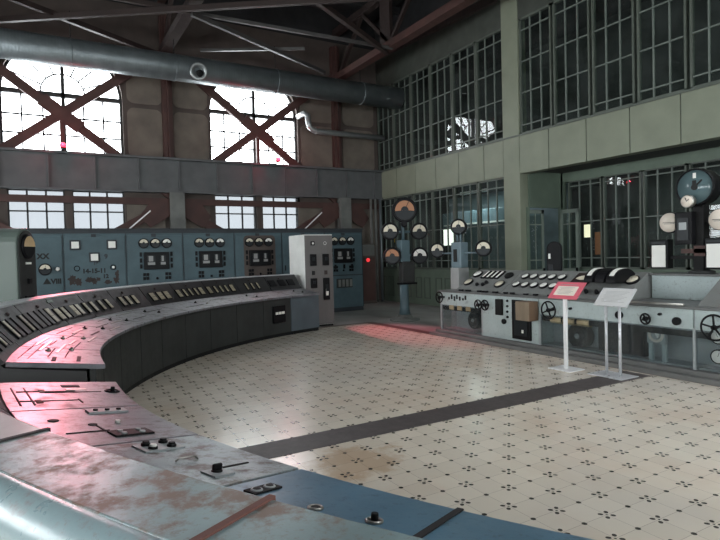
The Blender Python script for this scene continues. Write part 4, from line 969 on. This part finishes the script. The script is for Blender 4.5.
for dv, c in ((.40, 4.78), (-.27, 4.02)):
    Mx = frame((tu-.05, tv+dv, 1.935), (-1, -.12, 0)); d = MB(Mx); d.lathe([(.145, -.10), (.145, .01), (.135, .02)], 28); q = d.build('round_clock', M['black'], t, True)
    d = MB(Mx); d.lathe([(.0005, .012), (.134, .012), (.134, .024), (.0005, .024)], 28); d.build('dial', M['signpaper'], q, True)
    d = MB(Mx); d.box(-.09, .09, -.004, .004, .024, .027); d.box(-.07, .07, -.02, -.014, .024, .027); d.build('needle', M['ink'], q, True)
    d = MB(); d.box(tu-.10, tu+.04, c-.13, c+.13, 1.29, 1.70); q = d.build('chart_box', M['black'], t, True, bevel=.01)
    d = MB(); d.box(tu-.108, tu-.098, c-.10, c+.10, 1.31, 1.62); d.build('chart', M['dialwhite'], q, True)
    d = MB(); d.box(tu-.108, tu-.098, c-.10, c+.10, 1.64, 1.67); d.build('chart_head', M['dialgrey'], q, True)
d = MB(); d.box(tu-.18, tu-.06, 4.27, 4.50, 1.62, 2.06); q = d.build('meter_box', M['black'], t, True, bevel=.01)
d = MB(); d.box(tu-.188, tu-.178, 4.31, 4.46, 1.68, 1.98); d.build('box_window', M['dialgrey'], q, True); d = MB(); d.box(tu-.192, tu-.184, 4.335, 4.435, 1.82, 1.92); d.build('scale', M['consolegrey'], q, True)
d = MB(); d.box(tu-.03, tu+.03, tv-.30, tv+.42, 1.90, 1.95); d.build('cross_arm', M['blackmatt'], t, True)
d = MB(); d.box(tu-.10, tu-.06, tv-.15, tv+.22, 1.50, 1.56); d.box(tu-.10, tu-.06, tv-.12, tv+.05, 1.46, 1.60); d.build('bracket', M['rust'], t, True, label='rust-red bracket')
d = MB(); d.box(tu-.04, tu+.02, tv-.28, tv+.55, 1.42, 1.47); d.build('chart_arm', M['blackmatt'], t, True)
# black apparatus behind the console
t = thing('black_apparatus', 'black round-topped instrument standing between the open glazed door leaves', 'instrument', (9.0, 7.77, 0))
Mp = frame((9.0, 7.77, 0), (-.8, -.6, 0)); d = MB(Mp)
d.prism([(x, y+1.1) for x, y in hood(.14, .66)], 2, -.15, .15); d.build('case', M['black'], t, True, bevel=.02)
d = MB(Mp); d.box(-.09, .09, 0, 1.1, -.10, .10); d.build('pedestal_leg', M['blackmatt'], t, True)
d = MB(Mp); d.box(-.11, -.03, 1.15, 1.3, .15, .17); d.build('name_plate', M['dialgrey'], t, True)
d = MB(Mp); d.box(-.11, -.07, 1.42, 1.52, .15, .158); d.build('white_scale', M['dialwhite'], t, True)
# double door in the recess side wall
def leaf(loc, rot, lab):
    t = thing('glazed_door', lab, 'door', loc, rot, 'open glazed door leaves')
    w, h = .58, 2.6; d = MB(); d.box(0, .08, -.02, .02, .02, h); d.box(w-.08, w, -.02, .02, .02, h); d.box(0, w, -.02, .02, h-.09, h); d.box(0, w, -.02, .02, .02, .25); d.box(0, w, -.02, .02, 1.0, 1.12); d.build('door_frame', M['doorframe'], t)
    d = MB(); d.box(.28, .30, -.015, .015, .2, h-.05); d.box(.05, w-.05, -.015, .015, 2.22, 2.25); d.box(.05, w-.05, -.015, .015, 1.33, 1.36); d.build('muntin', M['doorframe'], t)
    d = MB(); d.box(.06, w-.06, -.003, .003, .22, h-.07); d.build('pane', M['glass_in'], t)
    d = MB(); d.cbox((w-.04, -.04, 1.08), (.03, .05, .12)); d.build('handle', M['black'], t)
leaf((10.53, 9.93, 0), 0, 'closed glazed green door leaf beside the green pillar')
leaf((11.66, 9.86, 0), -pi/2 - .06, 'open glazed green door leaf swung in front of the recessed windows')

# exhibits behind the glazing, and added panels for bright patches in it
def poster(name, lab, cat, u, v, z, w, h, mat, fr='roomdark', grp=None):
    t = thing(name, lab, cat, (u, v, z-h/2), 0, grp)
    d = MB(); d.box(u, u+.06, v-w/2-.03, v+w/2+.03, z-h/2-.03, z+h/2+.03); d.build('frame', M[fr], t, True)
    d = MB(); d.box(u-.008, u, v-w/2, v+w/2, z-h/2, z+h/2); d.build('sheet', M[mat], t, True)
poster('lit_panel', 'small glowing white panel added for a bright patch in the glazing behind the three-gauge stand', 'picture', 12.9, 15.88, 2.15, .58, .60, 'glowwhite')
poster('lit_panel', 'small warm lit panel seen through the recessed windows beside the open door', 'picture', 13.5, 10.47, 2.10, .24, .36, 'poster')
poster('reflection_board', 'dim orange board added in place of a reflection in the recessed windows', 'picture', 13.45, 10.02, 1.74, .36, .62, 'glintorange')
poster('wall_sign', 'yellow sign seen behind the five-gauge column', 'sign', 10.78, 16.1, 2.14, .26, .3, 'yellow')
t = thing('display_case', 'pale blue box unit hanging inside the room behind the left glazing', 'cabinet', (12.6, 13.5, 2.3))
d = MB(); d.box(12.4, 12.8, 12.3, 15.6, 2.45, 2.95); d.build('case', M['bluepale'], t, True, bevel=.02)
d = MB(); d.box(12.38, 12.4, 12.4, 15.5, 2.5, 2.55); d.build('trim', M['dialwhite'], t, True)

for v, lab in ((13.6, 'added white tube lamp brightening the room behind the left glazing'), (7.2, 'added white tube lamp brightening the room behind the recessed windows')):
    t = thing('added_tube_lamp', lab, 'lamp', (12.1 if v > 10 else 13.0, v, 3.5), 0, 'added tube lamps behind the glazing')
    d = MB(); d.box(-.06, .06, -.6, .6, -.05, .04); d.build('lamp_housing', M['white'], t)
    L = bpy.data.lights.new('room_fill_light', 'AREA'); L.shape = 'RECTANGLE'; L.size = .1; L.size_y = 1.1; L.energy = 48 if v > 10 else 14; L.color = (.85, .95, 1)  # added lamp, lifts the dark panes from behind
    o = bpy.data.objects.new('room_fill_light', L); COL.objects.link(o); o.location = (12.1 if v > 10 else 13.0, v, 3.44)

# ------------------------------------------------------------------ the two sign stands
t = thing('sign_stand', 'red and cream information sign on a single white post', 'sign', (6.07, 5.08, 0), 0, 'information signs')
d = MB(); d.box(5.92, 6.22, 4.9, 5.26, 0, .012); d.build('base_plate', M['white'], t, True, bevel=.004)
d = MB(); d.box(6.05, 6.09, 5.06, 5.10, .01, 1.03); d.build('post', M['white'], t, True)
def plate(t, u, v, z, w, mat, tilt=45, l=.29):
    y = Vector((cos(R_(tilt)), 0, sin(R_(tilt)))); n = Vector((-sin(R_(tilt)), 0, cos(R_(tilt)))); Mx = Matrix((Vector((0, -1, 0)), y, n)).transposed().to_4x4(); Mx.translation = Vector((u, v, z))
    d = MB(Mx); d.box(-w/2, w/2, -l/2, l/2, -.012, 0); o = d.build('sign_plate', M[mat], t, True); return o, Mx
o, Mx = plate(t, 6.08, 5.06, 1.055, .46, 'signred')
d = MB(Mx); d.box(-.17, .16, -.09, .07, 0, .002); d.build('paper', M['signpaper'], o, True)
d = MB(Mx)
for k in range(6): d.box(-.13 + .02*(k % 2), .11 - .02*(k % 3), .045-.022*k, .050-.022*k, .002, .003)
d.box(-.15, .12, .095, .102, 0, .003); d.build('text_line', M['print'], o, True)
t = thing('sign_stand', 'pale grey information sign on two metal posts', 'sign', (6.2, 4.47, 0), 0, 'information signs')
d = MB(); d.box(6.03, 6.38, 4.24, 4.72, 0, .012); d.build('base_plate', M['steelpost'], t, True, bevel=.004)
for v in (4.56, 4.37): d = MB(); d.cyl((6.2, v, .01), (6.2, v, .95), .018, 14); d.build('post', M['steelpost'], t, True)
o, Mx = plate(t, 6.23, 4.455, .985, .46, 'signgrey')
d = MB(Mx); d.box(-.232, .232, -.147, -.139, -.002, .004); d.box(-.232, .232, .139, .147, -.002, .004); d.box(-.232, -.224, -.147, .147, -.002, .004); d.box(.224, .232, -.147, .147, -.002, .004); d.build('sign_frame', M['steelpost'], o, True)
d = MB(Mx)
for k in range(9): d.box(-.17 + .01*(k % 3), .16 - .025*(k % 4), .09-.021*k, .094-.021*k, 0, .0015)
d.build('text_line', M['print'], o, True)

# ------------------------------------------------------------------ daylight
w = bpy.data.worlds.new('world'); sc.world = w; w.use_nodes = True; nt = w.node_tree; nt.nodes.clear()
bg = nt.nodes.new('ShaderNodeBackground'); ow = nt.nodes.new('ShaderNodeOutputWorld'); nt.links.new(bg.outputs[0], ow.inputs[0])
bg.inputs[0].default_value = (.93, .97, 1.0, 1); bg.inputs[1].default_value = 20.0
def portal(c, n, w_, h_):
    L = bpy.data.lights.new('daylight_portal', 'AREA'); L.shape = 'RECTANGLE'; L.size = w_; L.size_y = h_; L.cycles.is_portal = True
    o = bpy.data.objects.new('daylight_portal', L); COL.objects.link(o); z = -Vector(n); 
    o.matrix_basis = frame(c, z) if abs(z.z) < .9 else Matrix.Translation(c)
portal(((SKY[0]+SKY[1])/2, (SKY[2]+SKY[3])/2, 9.85), (0, 0, -1), SKY[1]-SKY[0], SKY[3]-SKY[2])
for a, b in bays: portal((UL-.32, (a+b)/2, (zw0+zw1)/2), (1, 0, 0), b-a, zw1-zw0)
for a, b in fw: portal(((a+b)/2, VF-.32, 2.4), (0, 1, 0), b-a, 2.4)
for a, b in up_w: portal(((a+b)/2, VW+.38, 5.8), (0, -1, 0), b-a, 2.9)
for a, b in low_w: portal(((a+b)/2, VW+.38, 2.16), (0, -1, 0), b-a, 2.5)

# ------------------------------------------------------------------ camera
pitch, roll = .02735, .02653
Xh = Vector((1, 0, 0)); Up = Vector((0, sin(pitch), cos(pitch))); Fw = Vector((0, cos(pitch), -sin(pitch)))
Rt = cos(roll)*Xh - sin(roll)*Up; Ut = sin(roll)*Xh + cos(roll)*Up
Mc = Matrix((Rt, Ut, -Fw)).transposed().to_4x4(); Mc = Matrix.Rotation(-R_(30), 4, 'Z') @ Mc
Mc.translation = Vector((0, 0, 1.6))
cam = bpy.data.cameras.new('camera'); cam.sensor_width = 36; cam.lens = 28.0; cam.clip_start = .05; cam.clip_end = 200
co = bpy.data.objects.new('camera', cam); COL.objects.link(co); co.matrix_basis = Mc; sc.camera = co

sc.view_settings.view_transform = 'Standard'; sc.view_settings.look = 'None'; sc.view_settings.gamma = 1; sc.view_settings.use_curve_mapping = False
sc.view_settings.exposure = -0.38
cy = sc.cycles
cy.use_denoising = True; cy.max_bounces = 8; cy.diffuse_bounces = 4; cy.glossy_bounces = 4; cy.transparent_max_bounces = 16; cy.sample_clamp_indirect = 6; cy.caustics_reflective = False; cy.caustics_refractive = False
